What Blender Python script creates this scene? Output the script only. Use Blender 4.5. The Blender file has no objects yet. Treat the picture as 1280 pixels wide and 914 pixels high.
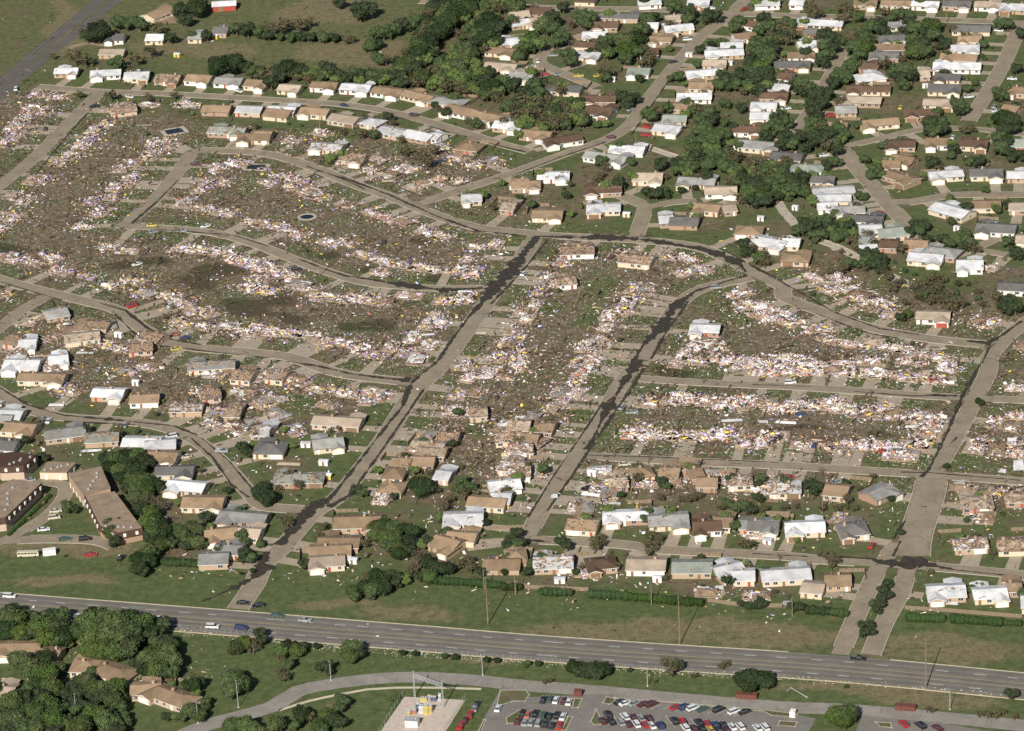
import bpy, bmesh, math, random
import numpy as np
from mathutils import Vector, Matrix
random.seed(7); rng = np.random.default_rng(7)
R = math.radians
S = bpy.context.scene
COL = S.collection

# ------------------------------------------------------------------ camera
F, TH, ROLL, CY = 4500.0, R(24), R(-3), 1420.0
H = (F*math.sin(TH)+math.cos(TH)*143)/3.1
fw = np.array([0, math.cos(TH), -math.sin(TH)]); rt = np.array([1., 0, 0]); up = np.cross(rt, fw)
RT = math.cos(ROLL)*rt+math.sin(ROLL)*up; UP = -math.sin(ROLL)*rt+math.cos(ROLL)*up
EYE = np.array([0, -CY, H])
cd = bpy.data.cameras.new('camera'); cam = bpy.data.objects.new('camera', cd); COL.objects.link(cam)
cam.matrix_world = Matrix(((RT[0], UP[0], -fw[0], EYE[0]), (RT[1], UP[1], -fw[1], EYE[1]), (RT[2], UP[2], -fw[2], EYE[2]), (0, 0, 0, 1)))
cd.sensor_width = 36; cd.lens = 36*F/1280; cd.clip_start = 5; cd.clip_end = 30000
S.camera = cam
S.render.resolution_x, S.render.resolution_y = 1024, 731

# ------------------------------------------------------------------ light
SUN = Vector((-9.07, -29.8, 20.2)).normalized()
EL = math.asin(SUN.z); AZ = math.atan2(SUN.x, SUN.y)
w = bpy.data.worlds.new('World'); S.world = w; w.use_nodes = True
nt = w.node_tree; bg = nt.nodes['Background']; sky = nt.nodes.new('ShaderNodeTexSky')
sky.sky_type = 'NISHITA'; sky.sun_disc = False; sky.sun_elevation = EL; sky.sun_rotation = AZ
nt.links.new(sky.outputs[0], bg.inputs[0]); bg.inputs[1].default_value = 0.05
ld = bpy.data.lights.new('sun', 'SUN'); ld.energy = 5.0; ld.angle = R(0.5); ld.color = (1, 0.935, 0.83)
sun = bpy.data.objects.new('sun', ld); COL.objects.link(sun); sun.rotation_euler = SUN.to_track_quat('Z', 'Y').to_euler()
S.view_settings.view_transform = 'Standard'; S.view_settings.look = 'None'; S.view_settings.exposure = 0.25; S.view_settings.gamma = 1
S.render.engine = 'CYCLES'; S.cycles.max_bounces = 4; S.cycles.use_denoising = False

# ------------------------------------------------------------------ survey points: photograph tile coordinates -> places on the ground
TX = {1: (0, 0), 2: (320, 0), 3: (640, 0), 4: (940, 0), 5: (0, 220), 6: (320, 220), 7: (640, 220), 8: (940, 220),
      9: (0, 450), 10: (320, 450), 11: (640, 450), 12: (940, 450), 13: (0, 674), 14: (320, 674), 15: (640, 674), 16: (940, 674), 0: (0, 0)}
def px(t, x, y):
    k = 1.0 if t == 0 else 0.265625
    return TX[t][0]+x*k, TX[t][1]+y*k
def gp(x, y, z=0.0):
    d = fw+(x-640)/F*RT-(y-457)/F*UP
    t = (z-H)/d[2]
    p = EYE+d*t
    return Vector((p[0], p[1], z))
def P(t, x, y, z=0.0):
    return gp(*px(t, x, y), z)
def mpp(p):                      # metres covered by one photograph pixel at a place
    return float(np.dot(np.array(p)-EYE, fw))/F
def proj(p):
    v = np.array(p)-EYE; d = v@fw
    return 640+F*(v@RT)/d, 457-F*(v@UP)/d

# ------------------------------------------------------------------ helpers
def link(name, me, mat=None, parent=None):
    o = bpy.data.objects.new(name, me); COL.objects.link(o)
    if mat is not None:
        for m in (mat if isinstance(mat, (list, tuple)) else [mat]): me.materials.append(m)
    if parent is not None: o.parent = parent
    return o
def mesh(name, vs, fs, mi=None, smooth=False):
    me = bpy.data.meshes.new(name); me.from_pydata([tuple(v) for v in vs], [], fs)
    if mi is not None: me.polygons.foreach_set('material_index', mi)
    if smooth: me.polygons.foreach_set('use_smooth', [True]*len(fs))
    me.update(); return me
def thing(name, label, cat, loc=(0, 0, 0), rz=0, group=None):
    o = bpy.data.objects.new(name, None); COL.objects.link(o); o.empty_display_size = .5
    o.location = loc; o.rotation_euler = (0, 0, rz); tag(o, label, cat, group); return o
def tag(o, label, cat, group=None, kind=None):
    if label: o['label'] = label
    if cat: o['category'] = cat
    if group: o['group'] = group
    if kind: o['kind'] = kind
    return o
def struct(o): o['kind'] = 'structure'; return o
class MB:
    def __init__(s): s.v = []; s.f = []; s.m = []
    def poly(s, pts, mi=0):
        b = len(s.v); s.v += [tuple(p) for p in pts]; s.f.append(tuple(range(b, b+len(pts)))); s.m.append(mi)
    def hull(s, bot, top, mi=0, side=None):   # loops of equal length
        b = len(s.v); n = len(bot); s.v += [tuple(p) for p in bot]+[tuple(p) for p in top]
        s.f.append(tuple(b+i for i in reversed(range(n)))); s.f.append(tuple(b+n+i for i in range(n))); s.m += [mi, mi]
        for i in range(n):
            j = (i+1) % n; s.f.append((b+i, b+j, b+n+j, b+n+i)); s.m.append(mi if side is None else side)
    def box(s, c, d, mi=0, rz=0, side=None):
        x, y, z = c; a, b_, h = d[0]/2, d[1]/2, d[2]/2; ca, sa = math.cos(rz), math.sin(rz)
        q = [(x+ca*u-sa*v, y+sa*u+ca*v) for u, v in ((-a, -b_), (a, -b_), (a, b_), (-a, b_))]
        s.hull([(p[0], p[1], z-h) for p in q], [(p[0], p[1], z+h) for p in q], mi, side)
    def tube(s, p, q, r0, r1=None, n=6, mi=0):
        r1 = r0 if r1 is None else r1; p = Vector(p); q = Vector(q); d = (q-p).normalized()
        a = d.orthogonal().normalized(); b = d.cross(a)
        L = lambda c, r: [tuple(c+(a*math.cos(t)+b*math.sin(t))*r) for t in (2*math.pi*i/n for i in range(n))]
        s.hull(L(p, r0), L(q, r1), mi)
    def build(s, name, mat=None, parent=None, smooth=False):
        return link(name, mesh(name, s.v, s.f, s.m, smooth), mat, parent)

# ------------------------------------------------------------------ materials
def lin(c):
    return tuple(c)+(1,) if len(c) == 3 else c
class NT:
    def __init__(s, name, rough=.85, spec=.2):
        s.m = bpy.data.materials.new(name); s.m.use_nodes = True; s.t = s.m.node_tree; s.b = s.t.nodes['Principled BSDF']
        s.b.inputs['Roughness'].default_value = rough; s.b.inputs['Specular IOR Level'].default_value = spec
    def n(s, ty, **k):
        o = s.t.nodes.new('ShaderNode'+ty)
        for a, v in k.items(): setattr(o, a, v)
        return o
    def l(s, a, b): s.t.links.new(a, b)
    def coords(s, rand=True, which='Object'):
        tc = s.n('TexCoord'); out = tc.outputs[which]
        if rand:
            oi = s.n('ObjectInfo'); ma = s.n('VectorMath', operation='MULTIPLY_ADD')
            cx = s.n('CombineXYZ'); s.l(oi.outputs['Random'], cx.inputs[0]); s.l(oi.outputs['Random'], cx.inputs[1])
            s.l(cx.outputs[0], ma.inputs[0]); ma.inputs[1].default_value = (337, 911, 0); s.l(out, ma.inputs[2]); out = ma.outputs[0]
        return out
    def noise(s, co, scale, detail=3, rough=.6, dist=0):
        o = s.n('TexNoise'); o.inputs['Scale'].default_value = scale; o.inputs['Detail'].default_value = detail
        o.inputs['Roughness'].default_value = rough; o.inputs['Distortion'].default_value = dist
        if co is not None: s.l(co, o.inputs['Vector'])
        return o.outputs['Fac']
    def ramp(s, fac, stops, interp='LINEAR'):
        o = s.n('ValToRGB'); o.color_ramp.interpolation = interp; e = o.color_ramp.elements
        while len(e) < len(stops): e.new(.5)
        for el, (p, c) in zip(e, stops): el.position = p; el.color = lin(c) if not isinstance(c, (int, float)) else (c, c, c, 1)
        s.l(fac, o.inputs[0]); return o.outputs[0]
    def mix(s, fac, a, b, mode='MIX'):
        o = s.n('MixRGB', blend_type=mode)
        for i, v in ((0, fac), (1, a), (2, b)):
            if isinstance(v, (int, float)): o.inputs[i].default_value = v if i == 0 else (v, v, v, 1)
            elif isinstance(v, tuple): o.inputs[i].default_value = lin(v)
            else: s.l(v, o.inputs[i])
        return o.outputs[0]
    def math(s, op, a, b=0.):
        o = s.n('Math', operation=op)
        for i, v in enumerate((a, b)):
            if isinstance(v, (int, float)): o.inputs[i].default_value = v
            else: s.l(v, o.inputs[i])
        return o.outputs[0]
    def attr(s, name):
        o = s.n('Attribute', attribute_name=name); return o
    def color(s, c):
        if isinstance(c, tuple): s.b.inputs['Base Color'].default_value = lin(c)
        else: s.l(c, s.b.inputs['Base Color'])
        return s.m
    def bump(s, fac, st=.4, d=.1):
        o = s.n('Bump'); o.inputs['Strength'].default_value = st; o.inputs['Distance'].default_value = d
        s.l(fac, o.inputs['Height']); s.l(o.outputs[0], s.b.inputs['Normal'])

def plain(name, c, var=.15, scale=1.2, rough=.8, spec=.2, metal=0):
    t = NT(name, rough, spec); t.b.inputs['Metallic'].default_value = metal
    co = t.coords(); f = t.noise(co, scale, 4)
    lo = tuple(v*(1-var) for v in c); hi = tuple(min(1, v*(1+var)) for v in c)
    return t.color(t.ramp(f, [(.3, lo), (.7, hi)]))
MATS = {}
def M(key, fn):
    if key not in MATS: MATS[key] = fn()
    return MATS[key]

ROOF = {'b': (.30, .215, .14), 'd': (.135, .088, .06), 'w': (.57, .58, .60), 'g': (.29, .29, .28), 'k': (.42, .345, .27),
        's': (.155, .15, .145), 'n': (.27, .30, .265)}
ROOFWORD = {'b': 'tan brown roofed', 'd': 'dark brown roofed', 'w': 'pale grey roofed', 'g': 'mid grey roofed', 'k': 'beige roofed', 's': 'charcoal roofed', 'n': 'grey green roofed'}
def roof_mat(c, dmg):
    def mk():
        t = NT('shingle_roof', .85, .15); co = t.coords()
        base = ROOF[c]
        big = t.noise(co, .22, 3); fine = t.noise(co, 2.2, 4, .7)
        v = .26 if c in 'wg' else .2
        col = t.ramp(big, [(.28, tuple(x*(1-v) for x in base)), (.72, tuple(min(1, x*(1+v)) for x in base))])
        col = t.mix(.55, col, t.ramp(fine, [(.3, .45), (.7, .62)]), 'OVERLAY')
        wv = t.n('TexWave', wave_type='BANDS', bands_direction='Z'); wv.inputs['Scale'].default_value = 2.4; wv.inputs['Distortion'].default_value = 1.5
        t.l(co, wv.inputs['Vector'])
        col = t.mix(.16, col, wv.outputs['Color'], 'MULTIPLY')
        oi = t.n('ObjectInfo'); hs = t.n('HueSaturation'); t.l(col, hs.inputs['Color'])
        mr = t.n('MapRange'); mr.inputs['To Min'].default_value = .78; mr.inputs['To Max'].default_value = 1.2
        t.l(oi.outputs['Random'], mr.inputs['Value']); t.l(mr.outputs[0], hs.inputs['Value']); col = hs.outputs[0]
        if dmg:   # bare decking, felt and stripped tabs where the wind lifted the shingles
            th = {1: .60, 2: .52, 3: .44}[dmg]
            f1 = t.noise(co, .42, 5, .7, .6); f2 = t.noise(co, .8, 3, .6)
            m = t.ramp(f1, [(th, 0.), (th+.02, 1.)])
            bare = t.ramp(f2, [(.38, (.33, .22, .14)), (.5, (.06, .05, .05)), (.6, (.45, .36, .30)), (.75, (.62, .60, .58))], 'CONSTANT')
            col = t.mix(m, col, bare)
        return t.color(col)
    return M(('roof', c, dmg), mk)
WALLC = {'cream': (.66, .56, .42), 'white': (.78, .76, .72), 'brick': (.43, .29, .215), 'pink': (.60, .46, .37), 'tan': (.50, .37, .26)}
def wall_mat(c):
    def mk():
        t = NT(c+'_wall', .85); co = t.coords(); f = t.noise(co, 1.5, 4)
        b = WALLC[c]; col = t.ramp(f, [(.3, tuple(x*.8 for x in b)), (.7, b)])
        if c in ('brick', 'pink', 'tan'):
            bt = t.n('TexBrick'); bt.inputs['Scale'].default_value = 4; bt.inputs['Color1'].default_value = (.8, .8, .8, 1); bt.inputs['Color2'].default_value = (1, 1, 1, 1)
            bt.inputs['Mortar'].default_value = (.75, .72, .7, 1); mp = t.n('Mapping'); mp.inputs['Rotation'].default_value = (math.pi/2, 0, 0)
            t.l(co, mp.inputs[0]); t.l(mp.outputs[0], bt.inputs['Vector']); col = t.mix(.6, col, bt.outputs[0], 'MULTIPLY')
        return t.color(col)
    return M(('wall', c), mk)
TRIM = plain('white_trim_paint', (.74, .72, .68), .1)
GLASS = plain('window_glass', (.05, .06, .07), .2, rough=.12, spec=.6)
GDOOR = {'w': plain('white_garage_paint', (.76, .73, .66), .08), 'r': plain('red_garage_paint', (.35, .08, .06), .1), 'b': plain('brown_garage_paint', (.22, .14, .09), .1)}
BARK = plain('bark', (.12, .09, .065), .4, 4)
CONC = plain('concrete', (.44, .39, .32), .18, .25)
METAL = plain('galvanised_metal', (.33, .34, .35), .1, rough=.45, spec=.5)
TIMBER = plain('weathered_timber', (.22, .17, .12), .35, 2)
RUBBER = plain('rubber', (.02, .02, .02), .2)

ORD = ['leftmost', 'second from the left', 'third from the left', 'fourth from the left', 'fifth from the left', 'sixth from the left', 'seventh from the left', 'eighth from the left', 'ninth from the left', 'tenth from the left']
WORDS = ('first second third fourth fifth sixth seventh eighth ninth tenth eleventh twelfth thirteenth fourteenth fifteenth sixteenth seventeenth eighteenth nineteenth twentieth').split()
TENS = {20: 'twenty', 30: 'thirty', 40: 'forty', 50: 'fifty', 60: 'sixty', 70: 'seventy', 80: 'eighty'}
def nth(i):
    i += 1
    if i <= 20: return WORDS[i-1]
    t, r = divmod(i, 10)
    return (TENS[t*10]+'-'+WORDS[r-1]) if r else {30: 'thirtieth', 40: 'fortieth', 50: 'fiftieth', 60: 'sixtieth', 70: 'seventieth', 80: 'eightieth'}[i]
def ordinal(i, n, v=False):
    if n == 1: return 'alone'
    if i == 0: return 'topmost' if v else 'leftmost'
    if i == n-1: return 'lowest' if v else 'rightmost'
    return nth(i)+(' down' if v else ' from left')
# ------------------------------------------------------------------ streets (centre lines), highway, frontage road
def pl(*segs):
    out = []
    i = 0
    while i < len(segs):
        if isinstance(segs[i], int): t = segs[i]
        else: out.append(P(t, segs[i][0], segs[i][1]))
        i += 1
    return out
def smooth(pts, step=5.0):
    if len(pts) < 3:
        n = max(2, int((pts[-1]-pts[0]).length/step)); return [pts[0].lerp(pts[-1], i/n) for i in range(n+1)]
    q = [pts[0]*2-pts[1]]+pts+[pts[-1]*2-pts[-2]]; out = []
    for i in range(1, len(q)-2):
        a, b, c, d = q[i-1], q[i], q[i+1], q[i+2]; n = max(1, int((c-b).length/step))
        for k in range(n):
            t = k/n
            out.append(.5*((2*b)+(c-a)*t+(2*a-5*b+4*c-d)*t*t+(3*b-a-3*c+d)*t**3))
    out.append(q[-2]); return out
def normals(p):
    o = []
    for i in range(len(p)):
        d = (p[min(i+1, len(p)-1)]-p[max(i-1, 0)]); d.z = 0; d.normalize(); o.append(Vector((-d.y, d.x, 0)))
    return o
def ext(p, a=0, b=0):            # prolong beyond the frame
    q = [p[0]]
    for v in p[1:]:
        if (v-q[-1]).length > 9: q.append(v)
    p = q
    def seg(e, f, L):
        d = (e-f).normalized(); return [e+d*k for k in ([25] if L > 50 else [])+[L*u for u in ((.3, .6, 1) if L > 100 else (1,))]]
    if a: p = seg(p[0], p[1], a)[::-1]+p
    if b: p = p+seg(p[-1], p[-2], b)
    return p
STREETS = [
 ('street', 8.0, ext(pl(1, (175, 408), (480, 432), (800, 443), (1270, 470), 2, (400, 492), (640, 530), (900, 600), (1130, 672), (1290, 715)))),
 ('street', 8.0, ext(pl(6, (775, 132), (960, 68), (1155, 5), 3, (0, 808), (250, 725), (450, 655), (560, 580), (645, 460), (790, 280), (900, 165), (1000, 90), (1070, 25)), 0, 60)),
 ('street', 8.5, ext(pl(2, (930, 15), 3, (130, 36), (400, 42), (720, 47), (1000, 62), (1280, 74), 4, (220, 74), (560, 85), (900, 95), (1280, 108)), 20, 100)),
 ('street', 8.5, ext(pl(5, (15, 35), 1, (150, 755), (300, 605), (470, 435)), 60, 0)),
 ('street', 8.5, ext(pl(5, (600, 222), (730, 110), 1, (830, 820), (905, 715)), 0, 0)),
 ('street', 8.5, ext(pl(1, (905, 715), (1000, 708), (1270, 728), 2, (280, 793), (480, 875), 6, (560, 72), (720, 132), (860, 190), (1050, 245), (1280, 270), 7, (200, 282), (400, 292), (650, 306), (870, 335), (1000, 385), (1150, 462), (1280, 528), 8, (150, 570), (370, 655), (560, 715), (800, 762), (1100, 795)))),
 ('street', 7.5, ext(pl(5, (550, 232), (900, 255), (1100, 290), (1270, 348), 6, (200, 402), (400, 472), (560, 508), (850, 530), (1120, 530)))),
 ('street', 8.5, ext(pl(5, (0, 487), (150, 530), (400, 590), (560, 635), (680, 725), (850, 798), (1270, 840), 6, (200, 865), 10, (120, 8), (400, 65), (740, 108)), 70, 0)),
 ('street', 7.5, ext(pl(5, (0, 715), (110, 630), (230, 565)), 60, 0)),
 ('street', 8.0, ext(pl(9, (0, 155), (120, 228), (300, 270), (600, 290), (780, 320), (930, 385), (1060, 500), (1190, 645), 10, (40, 690), (220, 705)), 70, 0)),
 ('street', 9.5, ext(pl(7, (110, 285), (40, 395), 6, (1130, 535), (980, 745), 10, (860, 40), (740, 160), (610, 360), (460, 560), (370, 660), (260, 730), (130, 880), 14, (30, 130), 13, (1200, 210), (1120, 330)))),
 ('street', 8.5, ext(pl(7, (1130, 478), (900, 530), (780, 610), (690, 740), (600, 880), 11, (530, 90), (350, 380), (200, 600), (95, 790), (55, 850)))),
 ('street', 8.5, ext(pl(8, (1330, 660), (1210, 750), (1120, 850), 12, (1110, 60), (1030, 220), (920, 430), (850, 540)), 60, 0)),
 ('street', 14.0, ext(pl(12, (850, 540), (830, 640), (770, 830), 16, (760, 80), (745, 110)))),
 ('street', 8.0, ext(pl(16, (738, 110), (700, 250), (620, 400), (560, 545)))),
 ('street', 8.0, ext(pl(16, (690, 20), (600, 130), (520, 300), (450, 460), (415, 545)))),
 ('street', 7.0, ext(pl(11, (590, 88), (900, 108), (1280, 125), 12, (400, 140), (800, 168), (1000, 180), (1280, 190)), 0, 60)),
 ('street', 7.5, ext(pl(11, (350, 450), (600, 467), (900, 482), (1270, 498), 12, (500, 520), (820, 540), (1280, 573)), 0, 60)),
 ('street', 7.5, ext(pl(11, (70, 845), (500, 868), 15, (450, 37), (700, 50), (1270, 80), 16, (300, 97), (560, 112), (900, 135), (1280, 170)), 0, 60)),
 ('street', 7.5, ext(pl(3, (195, 205), (130, 290), (250, 350), (400, 412)))),
 ('street', 8.5, ext(pl(7, (585, 285), (620, 180), (630, 145), (520, 95)))),
 ('street', 7.0, ext(pl(7, (640, 148), (760, 125), (870, 118)))),
 ('street', 9.0, ext(pl(4, (1268, 105), (1190, 290), (1100, 450), (1020, 570)))),
 ('street', 7.0, ext(pl(4, (430, 235), (345, 390), (215, 610)))),
 ('street', 9.5, ext(pl(4, (425, 700), (500, 800), (590, 900), 8, (620, 110), (740, 240)))),
 ('street', 8.0, ext(pl(8, (640, 120), (740, 125), (840, 108), (960, 90), (1280, 88)), 0, 50)),
 ('street', 6.5, ext(pl(4, (440, 690), (620, 650), (790, 612), (1000, 605), (1280, 632)), 0, 30)),
 ('street', 6.0, ext(pl(8, (1240, 232), (1120, 310), (1060, 345), (1200, 372)))),
 ('street', 7.5, ext(pl(13, (0, 10), (200, 0), 9, (450, 850), (540, 880)), 40, 0)),
 ('street', 6.5, ext(pl(9, (0, 860), (120, 800), (260, 700), (300, 590), (250, 570), (60, 575)), 30, 0)),
]
HWY = ext([gp(*p) for p in ((-60, 751), (21, 758), (265, 777), (400, 788), (548, 800), (640, 808), (800, 819.5), (980, 831), (1107, 841), (1269, 857))], 400, 500)
FRONT = ext(pl(13, (790, 960), (960, 880), (1280, 790), 14, (200, 715), (430, 672), (700, 650), (1000, 662), (1270, 690), 15, (400, 715), (800, 752), (1270, 790), 16, (400, 800), (700, 822), (1000, 850), (1280, 878)), 80, 150)
FARH1 = ext(pl(1, (0, 395), (230, 200), (460, 10)), 200, 250)
FARH2 = ext(pl(1, (0, 450), (160, 315), (350, 160), (540, 8)), 200, 250)

STRSM = [(n, wd*(.86 if wd < 12 else .9), smooth(p)) for n, wd, p in STREETS]
EDGES = []
for n, wd, p in STRSM+[('h', 19, smooth(HWY, 12)), ('f', 8, smooth(FRONT, 10)), ('h', 9, smooth(FARH1, 12)), ('h', 9, smooth(FARH2, 12))]:
    for a, b in zip(p[:-1], p[1:]): EDGES.append((a.x, a.y, b.x, b.y, wd/2))
EDGES = np.array(EDGES); NRES = sum(len(p)-1 for _, _, p in STRSM)
def street_dist(X, Y, edges=None, chunk=20000):
    e = EDGES if edges is None else edges
    out = np.full(X.shape, 1e9); Xf = X.ravel(); Yf = Y.ravel(); of = out.ravel()
    dx = e[:, 2]-e[:, 0]; dy = e[:, 3]-e[:, 1]; L2 = dx*dx+dy*dy+1e-9
    for i in range(0, Xf.size, chunk):
        x = Xf[i:i+chunk, None]; y = Yf[i:i+chunk, None]
        t = np.clip(((x-e[:, 0])*dx+(y-e[:, 1])*dy)/L2, 0, 1)
        d = np.hypot(x-e[:, 0]-t*dx, y-e[:, 1]-t*dy)-e[:, 4]
        of[i:i+chunk] = d.min(1)
    return of.reshape(X.shape)
def ribbon(name, pts, wd, z, mat, jitter=0, widths=None, step=None):
    p = pts; nn = normals(p); vs = []; fs = []; us = []; L = 0
    for i, (a, n) in enumerate(zip(p, nn)):
        h = (widths[i] if widths else wd)/2
        if i: L += (a-p[i-1]).length
        for k, s in enumerate((-1, -.5, 0, .5, 1)):
            j = (random.uniform(-1, 1)*jitter*h) if abs(s) == 1 else 0
            q = a+n*(s*h+s*j); vs.append((q.x, q.y, z)); us.append((L, s))
        if i:
            b = (i-1)*5
            for k in range(4): fs.append((b+k+1, b+k, b+k+5, b+k+6))
    me = mesh(name, vs, fs); uv = me.uv_layers.new(name='UVMap')
    li = np.empty(len(me.loops), int); me.loops.foreach_get('vertex_index', li)
    uv.data.foreach_set('uv', np.array(us)[li].ravel())
    if me.polygons and me.polygons[0].normal.z < 0: me.flip_normals()
    return link(name, me, mat)

def road_mat(name, base, lane=0, crack=.5):
    t = NT(name, .9, .1); co = t.coords(False)
    f = t.noise(co, .12, 4); g = t.noise(co, 1.3, 4, .7)
    col = t.ramp(f, [(.3, tuple(x*.84 for x in base)), (.7, tuple(x*1.16 for x in base))])
    col = t.mix(.5, col, t.ramp(g, [(.3, .42), (.7, .6)]), 'OVERLAY')
    tc = t.n('TexCoord'); sp = t.n('SeparateXYZ'); t.l(tc.outputs['UV'], sp.inputs[0])
    if lane:
        s = t.math('SINE', t.math('MULTIPLY', sp.outputs[1], lane)); s = t.math('MULTIPLY', s, .5)
        col = t.mix(t.math('MULTIPLY', t.math('ADD', s, .5), .42), col, tuple(x*.5 for x in base))
    else:     # joints between slabs, dirt at the gutter
        j = t.math('LESS_THAN', t.math('FRACT', t.math('MULTIPLY', sp.outputs[0], 1/4.6)), .05)
        col = t.mix(t.math('MULTIPLY', j, .3), col, tuple(x*.55 for x in base))
        e = t.math('ABSOLUTE', sp.outputs[1]); e = t.math('GREATER_THAN', t.math('ADD', e, t.math('MULTIPLY', t.noise(co, .35, 4), .5)), 1.2)
        col = t.mix(t.math('MULTIPLY', e, .55), col, (.11, .085, .06))
        c = t.n('TexVoronoi', feature='DISTANCE_TO_EDGE'); c.inputs['Scale'].default_value = .13; t.l(co, c.inputs['Vector'])
        col = t.mix(t.math('MULTIPLY', t.math('LESS_THAN', c.outputs['Distance'], .02), .3), col, tuple(x*.5 for x in base))
    return t.color(col)
STREETM = road_mat('worn_concrete_street', (.262, .222, .168))
HWYM = road_mat('grey_asphalt', (.18, .17, .153), 17.3)
FARM_ = road_mat('dark_asphalt', (.135, .125, .115), 9)
FRONTM = road_mat('frontage_asphalt', (.255, .238, .215))
LOTM = road_mat('car_park_asphalt', (.225, .21, .195))
for i, (n, wd, p) in enumerate(STRSM):
    struct(ribbon('street', p, wd, .075+.0042*i, STREETM))
struct(ribbon('highway', smooth(HWY, 10), 19, .05, HWYM))
struct(ribbon('frontage_road', smooth(FRONT, 6), 8.2, .05, FRONTM))
struct(ribbon('far_highway', smooth(FARH1, 12), 8.0, .05, FARM_)); struct(ribbon('far_highway', smooth(FARH2, 12), 6.6, .054, FARM_))

# kerbs, broken where another street crosses
KERBM = plain('kerb_concrete', (.42, .38, .31), .15, .5)
def kerbs(p, wd, skip):
    nn = normals(p); mb = MB()
    for sgn in (-1, 1):
        run = []
        def flush():
            if len(run) > 1:
                for (a, na), (b, nb) in zip(run[:-1], run[1:]):
                    o1, o2 = a, b; i1, i2 = a+na*.35, b+nb*.35
                    q = [(o1.x, o1.y), (o2.x, o2.y), (i2.x, i2.y), (i1.x, i1.y)]
                    if sgn < 0: q = q[::-1]
                    mb.hull([(u, v, 0.0) for u, v in q], [(u, v, .17) for u, v in q])
            run.clear()
        for a, n in zip(p, nn):
            q = a+n*sgn*(wd/2)
            if skip(q): flush()
            else: run.append((q, n*sgn))
        flush()
    return mb
for i, (n, wd, p) in enumerate(STRSM):
    off = sum(len(q)-1 for _, _, q in STRSM[:i]); oth = np.delete(EDGES, slice(off, off+len(p)-1), 0)
    d = lambda q: float(street_dist(np.array([q.x]), np.array([q.y]), oth)[0]) < .9
    k = kerbs(p, wd, d)
    if k.f: struct(k.build('kerb', KERBM))
k = kerbs(smooth(HWY, 10), 19, lambda q: float(street_dist(np.array([q.x]), np.array([q.y]), EDGES[:NRES])[0]) < 2.5); struct(k.build('kerb', plain('highway_kerb', (.5, .44, .33), .2, .3)))

# highway markings
YEL = plain('yellow_road_paint', (.40, .31, .14), .25); WHT = plain('white_road_paint', (.55, .54, .51), .25)
hp = smooth(HWY, 4); hn = normals(hp)
def mark(off, wd, mat, name, on=None):
    mb = MB(); L = 0
    for i in range(len(hp)-1):
        L += (hp[i+1]-hp[i]).length
        if on and (L % on[1]) > on[0]: continue
        a, b, na, nb = hp[i], hp[i+1], hn[i], hn[i+1]
        mb.poly([(v.x, v.y, .058) for v in (a+na*(off-wd/2), b+nb*(off-wd/2), b+nb*(off+wd/2), a+na*(off+wd/2))][::-1])
    o = mb.build(name, mat)
    if o.data.polygons[0].normal.z < 0: o.data.flip_normals()
    struct(o)
mark(1.6, .28, YEL, 'yellow_lane_line'); mark(-1.6, .28, YEL, 'yellow_lane_line')
mark(5.2, .3, WHT, 'lane_dashes', (4.2, 12)); mark(-5.0, .3, WHT, 'lane_dashes', (4.2, 12)); mark(-9.0, .2, YEL, 'road_edge_line')

# ------------------------------------------------------------------ ground sheet with what grows and lies on it as attributes
def inside(X, Y, poly):
    c = np.zeros(X.shape, bool); n = len(poly); j = n-1
    for i in range(n):
        xi, yi = poly[i]; xj, yj = poly[j]
        c ^= ((yi > Y) != (yj > Y)) & (X < (xj-xi)*(Y-yi)/(yj-yi+1e-12)+xi); j = i
    return c
fx = np.arange(-330, 331, 2.2); fy = np.arange(-360, 640, 2.2)
cx = np.array([-6000, -3000, -1500, -900, -600, -450, -380]); cyl = np.array([-1500, -1000, -700, -520, -430, -390]); cyh = np.array([680, 760, 900, 1200, 1800, 3000, 6000, 12000])
xs = np.concatenate([cx, fx, -cx[::-1]]); ys = np.concatenate([cyl, fy, cyh])
GX, GY = np.meshgrid(xs, ys); nx, ny = len(xs), len(ys)
vv = np.stack([GX-EYE[0], GY-EYE[1], np.zeros_like(GX)-EYE[2]], -1); dep = vv@fw
PX = 640+F*(vv@RT)/dep; PY = 457-F*(vv@UP)/dep
SD = street_dist(GX, GY, EDGES[:NRES])
SWATH = [(-40, 105), (70, 108), (140, 128), (225, 150), (330, 165), (470, 170), (560, 185), (650, 205), (700, 290), (800, 300), (900, 320), (1010, 330), (1080, 350), (1200, 385), (1330, 395), (1330, 640), (1180, 640), (1080, 600), (930, 615), (800, 620), (700, 620), (640, 600), (590, 600), (520, 590), (505, 510), (430, 500), (350, 510), (250, 540), (150, 510), (70, 480), (-40, 470)]
def blur(a, n, ys_ok=True):
    for _ in range(n):
        a = (a+np.roll(a, 1, 0)+np.roll(a, -1, 0)+np.roll(a, 1, 1)+np.roll(a, -1, 1))/5
    return a
litter = blur(inside(PX, PY, SWATH).astype(float), 25)
lawn = np.clip(1-np.abs(SD-6)/8, 0, 1)
def blob(lst, soft=1.0):
    a = np.zeros_like(PX)
    for t, x, y, rx, ry in lst:
        cx_, cy_ = px(t, x, y); wx_ = 7*np.sin(GY*.11+cx_)+4*np.sin(GX*.23+GY*.07); wy_ = 3.2*np.sin(GX*.09+cy_)+1.8*np.sin(GX*.21-GY*.1); d = ((PX+wx_-cx_)/(rx*.3))**2+((PY+wy_-cy_)/(ry*.31))**2
        a = np.maximum(a, np.clip(1.6*(1-d), 0, 1))
    return a
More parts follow.
